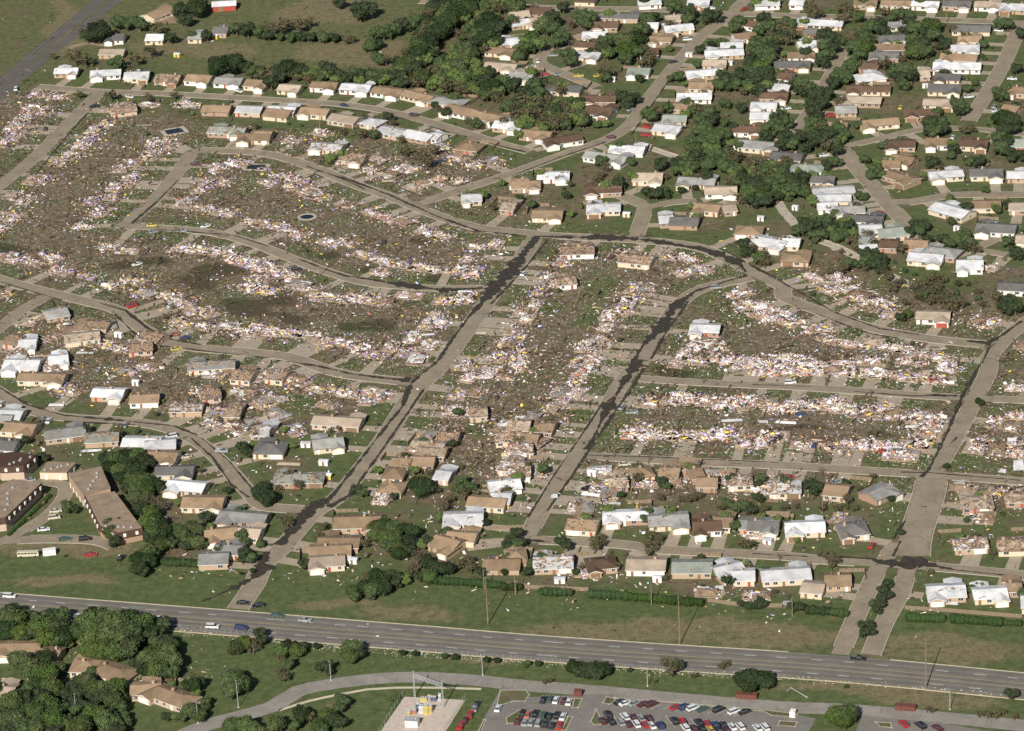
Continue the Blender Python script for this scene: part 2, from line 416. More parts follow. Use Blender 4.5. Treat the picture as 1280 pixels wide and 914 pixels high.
DARK = [(5, 1180, 600, 130, 40), (5, 950, 490, 110, 40), (6, 80, 590, 110, 35), (6, 560, 715, 110, 35), (6, 420, 700, 90, 25), (6, 760, 310, 70, 18), (5, 80, 335, 80, 22),
        (5, 620, 415, 190, 24), (5, 1040, 450, 150, 30), (6, 320, 385, 55, 24), (6, 520, 450, 70, 25), (6, 480, 500, 60, 14), (11, 740, 50, 110, 26), (11, 1090, 75, 50, 30), (12, 600, 350, 50, 22), (12, 370, 20, 60, 40),
        (6, 190, 680, 90, 30), (2, 400, 620, 60, 15), (12, 210, 330, 170, 14), (5, 1200, 660, 110, 20), (6, 830, 480, 90, 25)]
GREEN = [(11, 200, 460, 80, 40), (7, 430, 540, 50, 60), (7, 350, 680, 70, 50), (7, 200, 620, 50, 40), (6, 1230, 300, 60, 45), (10, 180, 210, 120, 35), (10, 600, 240, 70, 40), (10, 480, 380, 80, 50), (8, 360, 560, 90, 50), (8, 100, 475, 80, 20),
         (7, 1100, 640, 120, 40), (11, 330, 230, 60, 30), (12, 1010, 30, 60, 40), (2, 450, 620, 200, 40), (2, 100, 590, 120, 30), (1, 460, 530, 60, 25), (8, 830, 430, 120, 40), (10, 1050, 330, 60, 40), (9, 350, 800, 100, 40), (8, 600, 680, 120, 20), (12, 1030, 480, 50, 50), (12, 590, 470, 60, 30)]
dark = blob(DARK); green = blob(GREEN)
VERGE = [(-60, 690), (300, 712), (480, 712), (640, 738), (1300, 760), (1330, 1000), (-60, 1000)]
FIELD = [(-100, -300), (560, -300), (520, 40), (480, 70), (400, 100), (240, 95), (140, 60), (90, 90), (-100, 90)]
verge = blur(inside(PX, PY, VERGE).astype(float), 6); field = blur(inside(PX, PY, FIELD).astype(float), 6)
darkgreen = blur(inside(PX, PY, [(-60, 690), (250, 712), (420, 800), (430, 1000), (-60, 1000)]).astype(float), 15)
drys = blob([(15, 500, 430, 500, 50), (15, 1050, 450, 400, 70), (14, 400, 300, 200, 22), (14, 700, 350, 250, 40), (16, 250, 450, 260, 30), (16, 850, 520, 420, 70), (2, 500, 250, 330, 60), (2, 330, 60, 250, 60), (1, 900, 230, 300, 40), (16, 900, 760, 300, 40), (14, 380, 800, 60, 20), (1, 300, 100, 60, 150),
            (13, 300, 40, 400, 45), (13, 300, 200, 280, 22), (15, 300, 560, 700, 16), (16, 600, 700, 600, 25)])
vs = np.stack([GX.ravel(), GY.ravel(), np.zeros(GX.size)], 1)
idx = np.arange(nx*ny).reshape(ny, nx)
q = np.stack([idx[:-1, :-1], idx[:-1, 1:], idx[1:, 1:], idx[1:, :-1]], -1).reshape(-1, 4)
me = bpy.data.meshes.new('ground'); me.vertices.add(len(vs)); me.vertices.foreach_set('co', vs.ravel())
me.loops.add(q.size); me.loops.foreach_set('vertex_index', q.ravel()); me.polygons.add(len(q)); me.polygons.foreach_set('loop_start', np.arange(0, q.size, 4)); me.update(calc_edges=True)
for nm, a in (('litter', litter), ('lawn', lawn), ('mud', dark), ('lush', np.clip(green+verge*.5+darkgreen*.5, 0, 1)), ('dry', np.clip(drys+field*.22, 0, 1)), ('verge', np.clip(verge+field, 0, 1))):
    at = me.attributes.new(nm, 'FLOAT', 'POINT'); at.data.foreach_set('value', a.ravel().astype(np.float32))
def ground_mat():
    t = NT('turf_and_soil', .95, .05); co = t.coords(False)
    A = {k: t.attr(k).outputs['Fac'] for k in ('litter', 'lawn', 'mud', 'lush', 'dry', 'verge')}
    n1 = t.noise(co, .035, 5, .62); n2 = t.noise(co, .28, 5, .7); n3 = t.noise(co, 1.6, 3, .7); n4 = t.noise(co, .011, 3)
    n5 = t.noise(co, .8, 4, .75)
    soil = t.ramp(n2, [(.28, (.064, .052, .034)), (.48, (.142, .115, .077)), (.72, (.262, .208, .146))])
    grass = t.ramp(n2, [(.25, (.048, .070, .027)), (.5, (.088, .114, .047)), (.75, (.142, .156, .075))])
    grass = t.mix(t.ramp(n5, [(.54, 0.), (.68, .6)]), grass, (.165, .15, .09))
    dry = t.ramp(n2, [(.3, (.16, .125, .078)), (.7, (.25, .20, .13))])
    g = t.math('ADD', t.math('MULTIPLY', n1, 2.6), -1.05)
    g = t.math('ADD', g, t.math('MULTIPLY', A['lawn'], .42)); g = t.math('ADD', g, t.math('MULTIPLY', A['lush'], .9))
    g = t.math('ADD', g, t.math('MULTIPLY', A['verge'], .35)); g = t.math('SUBTRACT', g, t.math('MULTIPLY', A['litter'], .24))
    g = t.math('ADD', g, t.math('MULTIPLY', t.math('SUBTRACT', n2, .5), 1.6)); g = t.math('ADD', g, .25)
    gm = t.ramp(g, [(.25, 0.), (.7, 1.)])
    col = t.mix(gm, soil, grass)
    dm = t.math('MULTIPLY', A['dry'], t.math('ADD', t.math('MULTIPLY', n1, 1.6), t.math('SUBTRACT', n2, .75)))
    col = t.mix(t.ramp(dm, [(.0, 0.), (.45, .9)]), col, t.mix(t.ramp(n5, [(.33, 0.), (.55, 1.)]), grass, dry))
    mm = t.math('ADD', A['mud'], t.math('MULTIPLY', t.math('SUBTRACT', n2, .5), 2.4))
    col = t.mix(t.math('MULTIPLY', t.ramp(mm, [(.4, 0.), (.95, 1.)]), .62), col, (.032, .029, .018))
    # chips of plaster, insulation, splinters too small to pick apart
    v = t.n('TexVoronoi'); v.inputs['Scale'].default_value = 1.05; t.l(co, v.inputs['Vector'])
    sp = t.n('SeparateXYZ'); t.l(v.outputs['Color'], sp.inputs[0])
    chip = t.ramp(sp.outputs[0], [(0, (.05, .035, .025)), (.28, (.30, .20, .13)), (.45, (.48, .38, .28)), (.62, (.40, .22, .16)), (.7, (.66, .62, .56)), (.9, (.45, .40, .50))], 'CONSTANT')
    pres = t.math('LESS_THAN', v.outputs['Distance'], .36)
    den = t.math('LESS_THAN', sp.outputs[1], t.math('MULTIPLY', A['litter'], t.math('ADD', t.math('MULTIPLY', n1, 2.6), -.72)))
    col = t.mix(t.math('MULTIPLY', t.math('MULTIPLY', pres, den), t.math('SUBTRACT', .8, t.math('MULTIPLY', A['mud'], .7))), col, chip)
    col = t.mix(.45, col, t.ramp(n3, [(.3, .40), (.7, .60)]), 'OVERLAY')
    t.bump(n3, .5, .25)
    return t.color(col)
GROUND = link('ground', me, ground_mat()); struct(GROUND)

# ------------------------------------------------------------------ wet mud along the kerbs
WET = NT('wet_mud', .55, .3); wc = WET.coords(False); wsp = WET.n('SeparateXYZ'); WET.l(WET.n('TexCoord').outputs['UV'], wsp.inputs[0]); wed = WET.math('ADD', WET.math('ABSOLUTE', wsp.outputs[1]), WET.math('MULTIPLY', WET.noise(wc, .7, 4, .7), .9))
WETM = WET.color(WET.mix(WET.ramp(wed, [(1.05, 0.), (1.5, 1.)]), WET.ramp(WET.noise(wc, .9, 4), [(.3, (.026, .022, .016)), (.55, (.05, .042, .031)), (.78, (.10, .085, .062))]), (.13, .105, .075)))
WETL = [(7, (100, 285, 2), (250, 288, 5), (400, 290, 8), (560, 296, 11), (650, 305, 8), (750, 322, 5), (870, 340, 5), (960, 365, 9), (1030, 392, 10), (1080, 425, 6), (1105, 460, 3)),
 (7, (1000, 350, 2), (1100, 410, 2.5), (1200, 455, 2), (1280, 500, 1.5)),
 (7, (120, 285, 6), (60, 360, 5), (0, 440, 6)), (7, (170, 300, 2.5), (90, 400, 2.5), (20, 480, 3)),
 (6, (1270, 350, 5), (1200, 450, 9), (1130, 515, 11), (1070, 590, 5), (1000, 665, 3.5), (930, 760, 3), (850, 880, 3)), (6, (1250, 450, 3), (1190, 515, 3), (1100, 610, 2)),
 (6, (440, 472, 2), (600, 500, 3), (760, 524, 7), (900, 540, 5), (1080, 528, 5)), (6, (200, 392, 1.5), (330, 442, 2), (450, 480, 2)),
 (10, (850, 10, 3), (730, 110, 5), (690, 220, 2.5), (600, 330, 2.5), (500, 460, 2.5), (400, 590, 3), (350, 650, 3), (260, 700, 11), (190, 780, 8), (100, 880, 7)),
 (10, (790, 140, 2), (680, 300, 2.5), (590, 430, 2), (440, 640, 3), (330, 700, 5)),
 (14, (55, 60, 4), (10, 140, 5)), (13, (1260, 120, 8), (1190, 185, 5), (1090, 235, 5), (1000, 275, 4), (930, 302, 2)),
 (10, (100, 2, 1.5), (300, 32, 3), (450, 68, 3), (650, 92, 3), (740, 100, 7)),
 (9, (0, 132, 2), (130, 212, 2), (300, 262, 2), (480, 278, 4), (650, 295, 2), (820, 312, 2), (940, 360, 2.5)), (9, (900, 370, 1), (1000, 460, 2), (1090, 590, 2), (1180, 655, 3)), (9, (950, 370, 1.5), (1080, 480, 1.2), (1195, 620, 1.5)), (9, (300, 290, 1.5), (480, 300, 3), (650, 308, 1)),
 (5, (470, 600, 1.5), (590, 635, 2.5), (690, 715, 3), (800, 770, 2.5), (960, 798, 2)), (5, (540, 650, 1.5), (640, 750, 2), (750, 800, 1.5), (1000, 830, 1.5), (1280, 860, 1.5)), (5, (620, 225, 3), (730, 130, 1.5), (850, 10, 1.2)), (5, (560, 245, 1.5), (850, 262, 2.5), (1100, 280, 1.2), (1270, 335, 1.5)),
 (7, (1105, 470, 4), (1000, 500, 2), (860, 545, 3), (770, 610, 9), (700, 715, 9), (615, 800, 4), (560, 890, 3)), (7, (830, 590, 3), (730, 730, 2), (650, 870, 2)),
 (11, (600, 0, 10), (545, 80, 5), (480, 180, 3), (455, 215, 8), (420, 290, 2.5), (380, 380, 3), (340, 430, 4)), (11, (620, 40, 4), (560, 140, 2), (480, 250, 2.5), (400, 370, 3), (280, 550, 1.6), (160, 720, 2)), (11, (430, 200, 2), (330, 350, 1.5), (200, 540, 1.5), (70, 750, 1.8)), (11, (60, 850, 4), (200, 860, 3)),
 (8, (0, 425, 3), (100, 480, 2), (220, 545, 1.6), (380, 640, 1.6), (600, 720, 2), (800, 750, 1.5)), (8, (300, 650, 1), (430, 700, 2), (560, 745, 1.5), (700, 765, 1)), (8, (1010, 778, 2), (1110, 788, 7), (1180, 750, 2.5), (1275, 680, 2)), (8, (1120, 800, 3), (1080, 890, 2)),
 (12, (1075, 20, 2), (1000, 150, 3.5), (920, 340, 2), (830, 520, 2.5), (790, 560, 4)), (12, (480, 150, 1), (760, 172, 2.5), (860, 168, 4), (980, 172, 2)), (12, (700, 530, 2), (830, 532, 3), (980, 545, 1.5), (1280, 570, 1)), (12, (0, 118, 1), (300, 128, 1.3)), (12, (720, 760, 2), (660, 850, 2)),
 (16, (310, 80, 1.5), (560, 95, 3), (600, 108, 8), (700, 120, 8), (790, 112, 12), (880, 132, 4), (960, 148, 1.5), (1270, 180, 2)), (16, (700, 10, 1.2), (660, 90, 2.5)), (16, (0, 70, 1), (280, 85, 1.3)), (11, (350, 450, 1), (700, 460, 1.2), (1270, 485, 1)),
 (1, (120, 880, 1), (300, 660, 1), (460, 480, 1)), (2, (240, 785, 3), (400, 840, 2), (520, 895, 2)), (6, (400, 5, 2), (620, 88, 2.5), (860, 195, 2.5), (1050, 262, 3), (1280, 285, 1.5)), (2, (300, 500, 1), (640, 545, 1.2), (1150, 690, 1.5), (1280, 720, 3)),
 (3, (0, 830, 1), (230, 740, 2), (450, 668, 2)), (3, (560, 640, 1), (640, 520, 1.2), (760, 350, 1.2)), (5, (0, 500, 1), (300, 590, 1))]
for i, ent in enumerate(WETL):
    t = ent[0]; c = [P(t, x, y) for x, y, _ in ent[1:]]; ws = [e[2] for e in ent[1:]]
    pts = []; wd = []
    for k in range(len(c)-1):
        n = max(1, int((c[k+1]-c[k]).length/1.3))
        for j in range(n):
            u = j/n; pts.append(c[k].lerp(c[k+1], u)); wd.append(ws[k]*(1-u)+ws[k+1]*u)
    wob = 0; W2 = []
    for k, x in enumerate(wd):
        wob = wob*.62+random.gauss(0, .42); W2.append(max(.1, x*(.5 if x < 4.5 else .64)*(1+wob*.7)))
    o = ribbon('wet_patch', pts, 1, (.18+.002*i), WETM, .3, W2); struct(o)
# ------------------------------------------------------------------ houses
WINC = [None]
def gable_walls(mb, L, Dp, eave, rise, ox=0, oy=0, axis='x', mi=0, y0=None):
    """pentagonal prism; ridge along the axis"""
    h = Dp/2
    sec = [(-h, 0), (h, 0), (h, eave), (0, eave+rise*h), (-h, eave)]
    if axis == 'x':
        a = [(ox-L/2, oy+u, z) for u, z in sec]; b = [(ox+L/2, oy+u, z) for u, z in sec]
    else:
        a = [(ox+u, oy+L/2, z) for u, z in sec]; b = [(ox+u, oy-L/2, z) for u, z in sec]
    mb.hull(b, a, mi)
def gable_roof(mb, L, Dp, eave, rise, ox=0, oy=0, axis='x', over=.55, th=.2, end=.45):
    h = Dp/2+over; zl = eave-rise*over+.03; zr = eave+rise*Dp/2+.03
    for s in (-1, 1):
        def pt(l, u, z): return (ox+l, oy+s*u, z) if axis == 'x' else (ox+s*u, oy+l, z)
        La = L/2+end
        lo = [pt(-La, 0, zr), pt(La, 0, zr), pt(La, h, zl), pt(-La, h, zl)]
        hi = [(x, y, z+th) for x, y, z in lo]
        b = len(mb.v); mb.v += lo+hi
        for f, m in (((4, 5, 6, 7), 0), ((3, 2, 1, 0), 1), ((2, 3, 7, 6), 1), ((1, 2, 6, 5), 1), ((3, 0, 4, 7), 1)):
            mb.f.append(tuple(b+i for i in f)); mb.m.append(m)
def hip_roof(mb, L, Dp, eave, rise, ox=0, oy=0, over=.55, th=.16):
    a, h = L/2+over, Dp/2+over; zr = eave+rise*h; r = max(a-h, .4)
    lo = [(ox-a, oy-h, eave-.05), (ox+a, oy-h, eave-.05), (ox+a, oy+h, eave-.05), (ox-a, oy+h, eave-.05)]
    mid = [(x, y, eave-.05+th) for x, y, _ in lo]; rd = [(ox-r, oy, zr+th), (ox+r, oy, zr+th)]
    b = len(mb.v); mb.v += lo+mid+rd
    for f, m in (((3, 2, 1, 0), 1), ((0, 1, 5, 4), 1), ((1, 2, 6, 5), 1), ((2, 3, 7, 6), 1), ((3, 0, 4, 7), 1), ((4, 5, 9, 8), 0), ((5, 6, 9), 0), ((6, 7, 8, 9), 0), ((7, 4, 8), 0)):
        mb.f.append(tuple(b+i for i in f)); mb.m.append(m)
def window(parent, x, y, z, w_, h_, face=-1, rz=0):
    mb = MB()
    if face in (-1, 1):
        mb.box((x, y+face*.05, z), (w_+.16, .1, h_+.16), 0); mb.box((x, y+face*.10, z), (w_, .04, h_), 1)
        mb.box((x, y+face*.13, z), (.06, .03, h_), 0)
    else:
        s = 1 if face == 2 else -1
        mb.box((x+s*.05, y, z), (.1, w_+.16, h_+.16), 0); mb.box((x+s*.10, y, z), (.04, w_, h_), 1)
    mb.build('window', [TRIM, GLASS], parent)
HOUSES = []      # (center, front point, angle, streetward point) for the driveways
def house(p1, p2, c, wing, dmg, label, group, wc, hip=False, depth=None, name='ranch_house', cat='house'):
    r = random.Random(hash((round(p1.x, 1), round(p1.y, 1)))&0xffff)
    d = p2-p1; d.z = 0
    if d.x < 0: d = -d
    L = max(6., min(26., d.length)); ang = math.atan2(d.y, d.x); cen = (p1+p2)/2; cen.z = 0
    if 'z' in wing: L = max(L, 12.5); 
    dp = depth or r.uniform(9.2, 11.6); rise = r.uniform(.24, .34); eave = 2.45
    L -= .9
    t = thing(name, label, cat, cen, ang, group)
    wm = wall_mat(wc); rm = [roof_mat(c, dmg), TRIM if r.random() < .6 else TIMBER]
    wb = MB(); rb = MB(); wx = 0; wy = -dp/2; ww = min(6.4, L*.42)
    main = L
    if hip:
        wb.box((0, 0, eave/2), (main, dp, eave)); hip_roof(rb, main, dp, eave, rise)
    else:
        gable_walls(wb, main, dp, eave, rise); gable_roof(rb, main, dp, eave, rise)
    side = 0
    if 'L' in wing or 'R' in wing:
        side = -1 if 'L' in wing else 1; wx = side*(main/2-ww/2+(.02 if hip else -.02)); pr = r.uniform(2.0, 3.6); wy = -dp/2-pr
        ln = dp/2+pr-.3
        gable_walls(wb, ln, ww, eave-.03, rise*1.12, wx, wy+ln/2, 'y'); gable_roof(rb, ln+.1, ww, eave+.02, rise*1.12, wx, wy+ln/2-.1, 'y')
    if 'B' in wing or r.random() < .35:     # low extension behind
        s2 = r.choice((-1, 1));  gable_walls(wb, 5, 6, eave-.3, .22, s2*(main/2-3.45), dp/2+1.2, 'y'); gable_roof(rb, 5, 6, eave-.28, .22, s2*(main/2-3.45), dp/2+1.2, 'y')
    wb.build('wall', wm, t); rb.build('roof', rm, t)
    # garage door, windows, door on the sunlit front
    gc = r.choice('wwwwwb') if 'r' not in wing else 'r'
    def gdoor(x, y, w_):
        g = MB()
        for k in range(4): g.box((x, y-.05, .3+.54*k), (w_, .09, .52))
        g.build('garage_door', GDOOR[gc], t)
    if side:
        gdoor(wx, wy, min(4.8, ww-1.2))
        span = (-main/2, wx-ww/2) if side > 0 else (wx+ww/2, main/2); yy = -dp/2
    else:
        s3 = r.choice((-1, 1)); gx = s3*(main/2-3); 
        if main > 11 and 'x' not in wing: gdoor(gx, -dp/2, 4.6)
        span = ((-main/2, gx-2.6) if s3 > 0 else (gx+2.6, main/2)) if main > 11 else (-main/2, main/2); yy = -dp/2
    n = max(1, int((span[1]-span[0])/3)); 
    di = r.randrange(n) if n > 1 else -1
    for k in range(n):
        x = span[0]+(k+.5)*(span[1]-span[0])/n
        if k == di:
            b = MB(); b.box((x, yy-.05, 1.05), (1.0, .1, 2.1)); b.box((x+.35, yy-.12, 1.0), (.08, .06, .08)); b.build('front_door', GDOOR[r.choice('wbbr')], t)
        else: window(t, x, yy, 1.5, r.choice((1.2, 1.6, 1.9)), 1.15)
    window(t, main/2, r.uniform(-1, 1), 1.6, 1.1, .9, 2)
    z = eave+rise*dp/2
    if r.random() < .45:
        b = MB(); x = r.uniform(-.3, .3)*main; b.box((x, .9, z+.1), (.9, .7, 1.6)); b.box((x, .9, z+.95), (1.05, .85, .14)); b.build('chimney', wall_mat('brick' if r.random() < .6 else 'tan'), t)
    for k in range(2):
        b = MB(); x = r.uniform(-.4, .4)*main; b.tube((x, 1.4, z-.7), (x, 1.4, z+.35), .09); b.tube((x, 1.4, z+.33), (x, 1.4, z+.42), .16); b.build('vent_pipe', METAL, t)
    if dmg >= 2:      # torn decking and a fallen rafter or two
        for k in range(dmg*3):
            b = MB(); x = r.uniform(-.45, .45)*main; y = r.uniform(-.4, .3)*dp; zz = eave+rise*(dp/2-abs(y))+.3
            b.box((x, y, zz), (r.uniform(.6, 2.4), r.uniform(.3, 1.2), .06), 0, r.uniform(0, 3))
            b.build('torn_decking', PLY, t)
    HOUSES.append((cen, ang, wx if side else gx if main > 11 else 0, dp/2))
    return t
PLY = plain('raw_plywood', (.46, .35, .24), .35, .8)

# ------------------------------------------------------------------ rubble
def debris_mat(name, att='piece'):
    t = NT(name, .85, .1); a = t.attr(att).outputs['Color']; co = t.coords(False); f = t.noise(co, 2.5, 3)
    return t.color(t.mix(.4, a, t.ramp(f, [(.3, .42), (.7, .6)]), 'OVERLAY'))
DEB = debris_mat('splintered_building_debris')
PAL_A = np.array([(.84, .84, .85), (.72, .69, .70), (.60, .54, .52), (.42, .34, .28), (.28, .215, .16), (.19, .13, .09), (.06, .05, .05), (.58, .48, .68), (.33, .29, .58), (.80, .60, .12), (.70, .44, .44), (.48, .20, .13), (.42, .50, .66), (.30, .33, .30), (.68, .50, .34)])
W_A = np.array([11, 6, 8, 12, 16, 14, 12, 8, 6, 6, 5.5, 4, 3, 3, 6])
W_B = np.array([12, 10, 12, 14, 16, 10, 9, 6, 3, 3.2, 6.5, 4, 1.8, 2, 9])
def pieces(pos, size, yaw, tilt, roll, cols):
    """pos Nx3, size Nx3 -> vertices and quads of N thin boxes (five faces each)"""
    n = len(pos); c = np.array([(-1, -1, -1), (1, -1, -1), (1, 1, -1), (-1, 1, -1), (-1, -1, 1), (1, -1, 1), (1, 1, 1), (-1, 1, 1)])*.5
    v = c[None]*size[:, None]; cy, sy, ct, st, cr, sr = np.cos(yaw), np.sin(yaw), np.cos(tilt), np.sin(tilt), np.cos(roll), np.sin(roll)
    x, y, z = v[..., 0], v[..., 1], v[..., 2]
    y, z = y*cr[:, None]-z*sr[:, None], y*sr[:, None]+z*cr[:, None]
    x, z = x*ct[:, None]+z*st[:, None], -x*st[:, None]+z*ct[:, None]
    x, y = x*cy[:, None]-y*sy[:, None], x*sy[:, None]+y*cy[:, None]
    V = np.stack([x, y, z], -1)+pos[:, None]
    f = np.array([(4, 5, 6, 7), (0, 1, 5, 4), (1, 2, 6, 5), (2, 3, 7, 6), (3, 0, 4, 7)])
    return V.reshape(-1, 3), (f[None]+(np.arange(n)*8)[:, None, None]).reshape(-1, 4), np.repeat(cols, 20, 0)
def piece_mesh(name, V, Fq, C):
    me = bpy.data.meshes.new(name); me.vertices.add(len(V)); me.vertices.foreach_set('co', V.ravel())
    me.loops.add(Fq.size); me.loops.foreach_set('vertex_index', Fq.ravel()); me.polygons.add(len(Fq)); me.polygons.foreach_set('loop_start', np.arange(0, Fq.size, 4)); me.update(calc_edges=True)
    a = me.color_attributes.new('piece', 'FLOAT_COLOR', 'CORNER'); a.data.foreach_set('color', np.concatenate([C, np.ones((len(C), 1))], 1).astype(np.float32).ravel())
    me.materials.append(DEB); return me
def rand_pieces(n, pos, weights, big=1.0):
    k = rng.choice(len(PAL_A), n, p=weights/weights.sum()); col = np.clip(PAL_A[k]*rng.uniform(.75, 1.2, (n, 1)), 0, .88)
    ty = rng.random(n)
    a = np.where(ty < .5, rng.uniform(.6, 2.2, n), np.where(ty < .85, rng.uniform(1.4, 4.2, n), rng.uniform(1.6, 3.6, n)))*big
    b = np.where(ty < .5, rng.uniform(.35, 1.3, n), np.where(ty < .85, rng.uniform(.1, .3, n), rng.uniform(1.1, 2.3, n)))*big
    c = np.where(ty < .85, rng.uniform(.08, .4, n), rng.uniform(.06, .15, n))
    return pieces(pos, np.stack([a, b, c], 1), rng.uniform(0, 6.28, n), rng.normal(0, .42, n), rng.normal(0, .42, n), col)
PILES = {}
def pile_variant(kind, i):
    if (kind, i) in PILES: return PILES[(kind, i)]
    ch = i % 4; n = (520, 380, 620, 240)[ch]; u = rng.normal(0, .34, (n, 2)); u = np.clip(u, -1.1, 1.1)
    lumps = rng.uniform(-.75, .75, (6, 2)); kk = rng.random(n) < .76; u[kk] = lumps[rng.integers(0, 6, kk.sum())]+rng.normal(0, .105, (kk.sum(), 2))
    pos = np.stack([u[:, 0]*8.0, u[:, 1]*5.2, np.clip(1.9*(1-np.hypot(u[:, 0]*.9, u[:, 1]))*rng.random(n), 0, 3)+.12], 1)
    W_ = (W_A if kind == 'A' else W_B).copy(); W_[:3] *= (2.0, .7, 1.4, .6)[ch]; W_[3:7] *= (1.0, 1.5, 1.0, 1.8)[ch]
    V, Fq, C = rand_pieces(n, pos, W_, .72)
    nb = 20; kk = rng.integers(0, n, nb); p2 = pos[kk]+np.array([0, 0, .25]); k2 = rng.choice(12, nb, p=np.array([5, 4, 4, 3, 5, 4, 2, 2, 1.2, 1.8, 1, .8])/33.8)
    V2, F2, C2 = pieces(p2, np.stack([rng.uniform(1.8, 4.2, nb), rng.uniform(1, 2.4, nb), rng.uniform(.1, .3, nb)], 1), rng.uniform(0, 6.28, nb), rng.normal(0, .22, nb), rng.normal(0, .22, nb), PAL_A[k2]*rng.uniform(.75, 1, (nb, 1)))
    V, Fq, C = np.concatenate([V, V2]), np.concatenate([Fq, F2+len(V)]), np.concatenate([C, C2])
    PILES[(kind, i)] = piece_mesh('debris', V, Fq, C); return PILES[(kind, i)]
WRECKS = []
SLABM = plain('dirty_slab', (.36, .28, .21), .3, .4)
def wreck(p, size, ang, kind, label, group, slab=True, walls=2, fallen=.15):
    r = random.Random(hash((round(p.x, 1), round(p.y, 1)))&0xffff)
    t = thing('wrecked_house', label, 'rubble', (p.x, p.y, 0), ang, group); s = size
    if slab:
        b = MB(); b.box((0, 0, .14), (14*s, 9*s, .28)); b.build('slab', SLABM, t)
    me = pile_variant(kind, r.randrange(12)); d = link('debris', me, None, t); d['kind'] = 'stuff'
    d.scale = (s*r.uniform(.85, 1.15), s*r.uniform(.8, 1.15)*r.choice((-1, 1)), r.uniform(.8, 1.3)*s); d.rotation_euler = (0, 0, r.choice((0, math.pi))+r.uniform(-.15, .15))
    for k in range(walls):
        b = MB(); L = r.uniform(2.5, 6)*s; h = r.uniform(.8, 2.3); th = .18
        x, y = r.uniform(-5, 5)*s, r.uniform(-3.5, 3)*s; rz = r.choice((0, 0, math.pi/2))
        n = 5; tops = [h*r.uniform(.45, 1.1) for _ in range(n+1)]; ca, sa = math.cos(rz), math.sin(rz)
        bot = []; top = []
        for q in range(n):
            x0, x1 = -L/2+L*q/n, -L/2+L*(q+1)/n
            quad = [(x0, -th/2), (x1, -th/2), (x1, th/2), (x0, th/2)]; W_ = [(x+ca*u-sa*v, y+sa*u+ca*v) for u, v in quad]
            zt = [tops[q], tops[q+1], tops[q+1], tops[q]]
            b.hull([(u, v, 0) for u, v in W_], [(u, v, z) for (u, v), z in zip(W_, zt)])
        b.build('broken_wall', wall_mat(r.choice(('white', 'cream', 'brick', 'pink', 'white'))), t)
    if r.random() < .6:
        b = MB(); L, w_ = r.uniform(2.5, 5.5)*s, r.uniform(2, 3.5)*s; x, y, z = r.uniform(-4, 4)*s, r.uniform(-2.5, 2.5)*s, r.uniform(.7, 1.6); a = r.uniform(0, 3.1)
        dx, dy = math.cos(a), math.sin(a); q = [(x+dx*u-dy*v, y+dy*u+dx*v, z+v*r.uniform(.15, .5)) for u, v in ((-L/2, -w_/2), (L/2, -w_/2), (L/2+.4, w_/2), (-L/2, w_/2))]
        b.hull([(u, v, w2-.14) for u, v, w2 in q], q); b.build('roof_piece', roof_mat(r.choice('wwgkb'), 1), t)
    if r.random() < fallen:
        b = MB(); L, w_ = r.uniform(7, 12)*s, r.uniform(5.5, 7.5)*s; hip_roof(b, L, w_, r.uniform(.4, 1.3), r.uniform(.16, .26)); f = b.build('fallen_roof', [roof_mat(r.choice('bbbkgdwg'), r.choice((2, 2, 3))), TIMBER], t)
        f.location = (r.uniform(-2, 2), r.uniform(-1.5, 2), 0); f.rotation_euler = (r.uniform(-.08, .08), r.uniform(-.07, .07), r.uniform(-.25, .25))
    WRECKS.append((Vector((p.x, p.y, 0)), ang, s)); return t

# ------------------------------------------------------------------ trees
def leaf_mat(name, c, var=.35, br=None):
    t = NT(name, .8, .15); co = t.coords(False); f = t.noise(co, 3.2, 4, .7); g = t.noise(co, 13, 2)
    col = t.ramp(f, [(.3, tuple(x*(1-var) for x in c)), (.7, tuple(x*(1+var) for x in c))])
    col = t.mix(.35, col, t.ramp(g, [(.3, .3), (.7, .7)]), 'OVERLAY')
    oi = t.n('ObjectInfo'); hs = t.n('HueSaturation'); t.l(col, hs.inputs['Color'])
    for k, a, b in (('Hue', .482, .515), ('Value', .72, 1.25), ('Saturation', .8, 1.1)):
        mr = t.n('MapRange'); mr.inputs['To Min'].default_value = a; mr.inputs['To Max'].default_value = b
        t.l(oi.outputs['Random'] if k == 'Value' else t.math('FRACT', t.math('MULTIPLY', oi.outputs['Random'], 17.3 if k == 'Hue' else 7.7)), mr.inputs['Value']); t.l(mr.outputs[0], hs.inputs[k])
    return t.color(hs.outputs[0])
LEAF = {'g': leaf_mat('green_foliage', (.064, .094, .030)), 'l': leaf_mat('light_green_foliage', (.092, .128, .042)), 'k': leaf_mat('deep_green_foliage', (.030, .050, .019)), 's': leaf_mat('dusty_foliage', (.10, .092, .052))}
def quad_cloud(P3, Nn, sz):
    """small bent leaf sprays: one quad each"""
    n = len(P3); a = np.cross(Nn, rng.normal(0, 1, (n, 3))); a /= np.linalg.norm(a, axis=1, keepdims=True)+1e-9; b = np.cross(Nn, a)
    s = sz[:, None]; q = np.stack([P3-a*s-b*s*.6, P3+a*s*.8-b*s*.8+Nn*s*.3, P3+a*s+b*s*.7, P3-a*s*.7+b*s-Nn*s*.25], 1)
    return q.reshape(-1, 3), np.arange(n*4).reshape(-1, 4)
def ico(sub=2):
    bm = bmesh.new(); bmesh.ops.create_icosphere(bm, subdivisions=sub, radius=1); v = np.array([x.co[:] for x in bm.verts]); f = np.array([[y.index for y in x.verts] for x in bm.faces]); bm.free(); return v, f
ICO = ico(2)
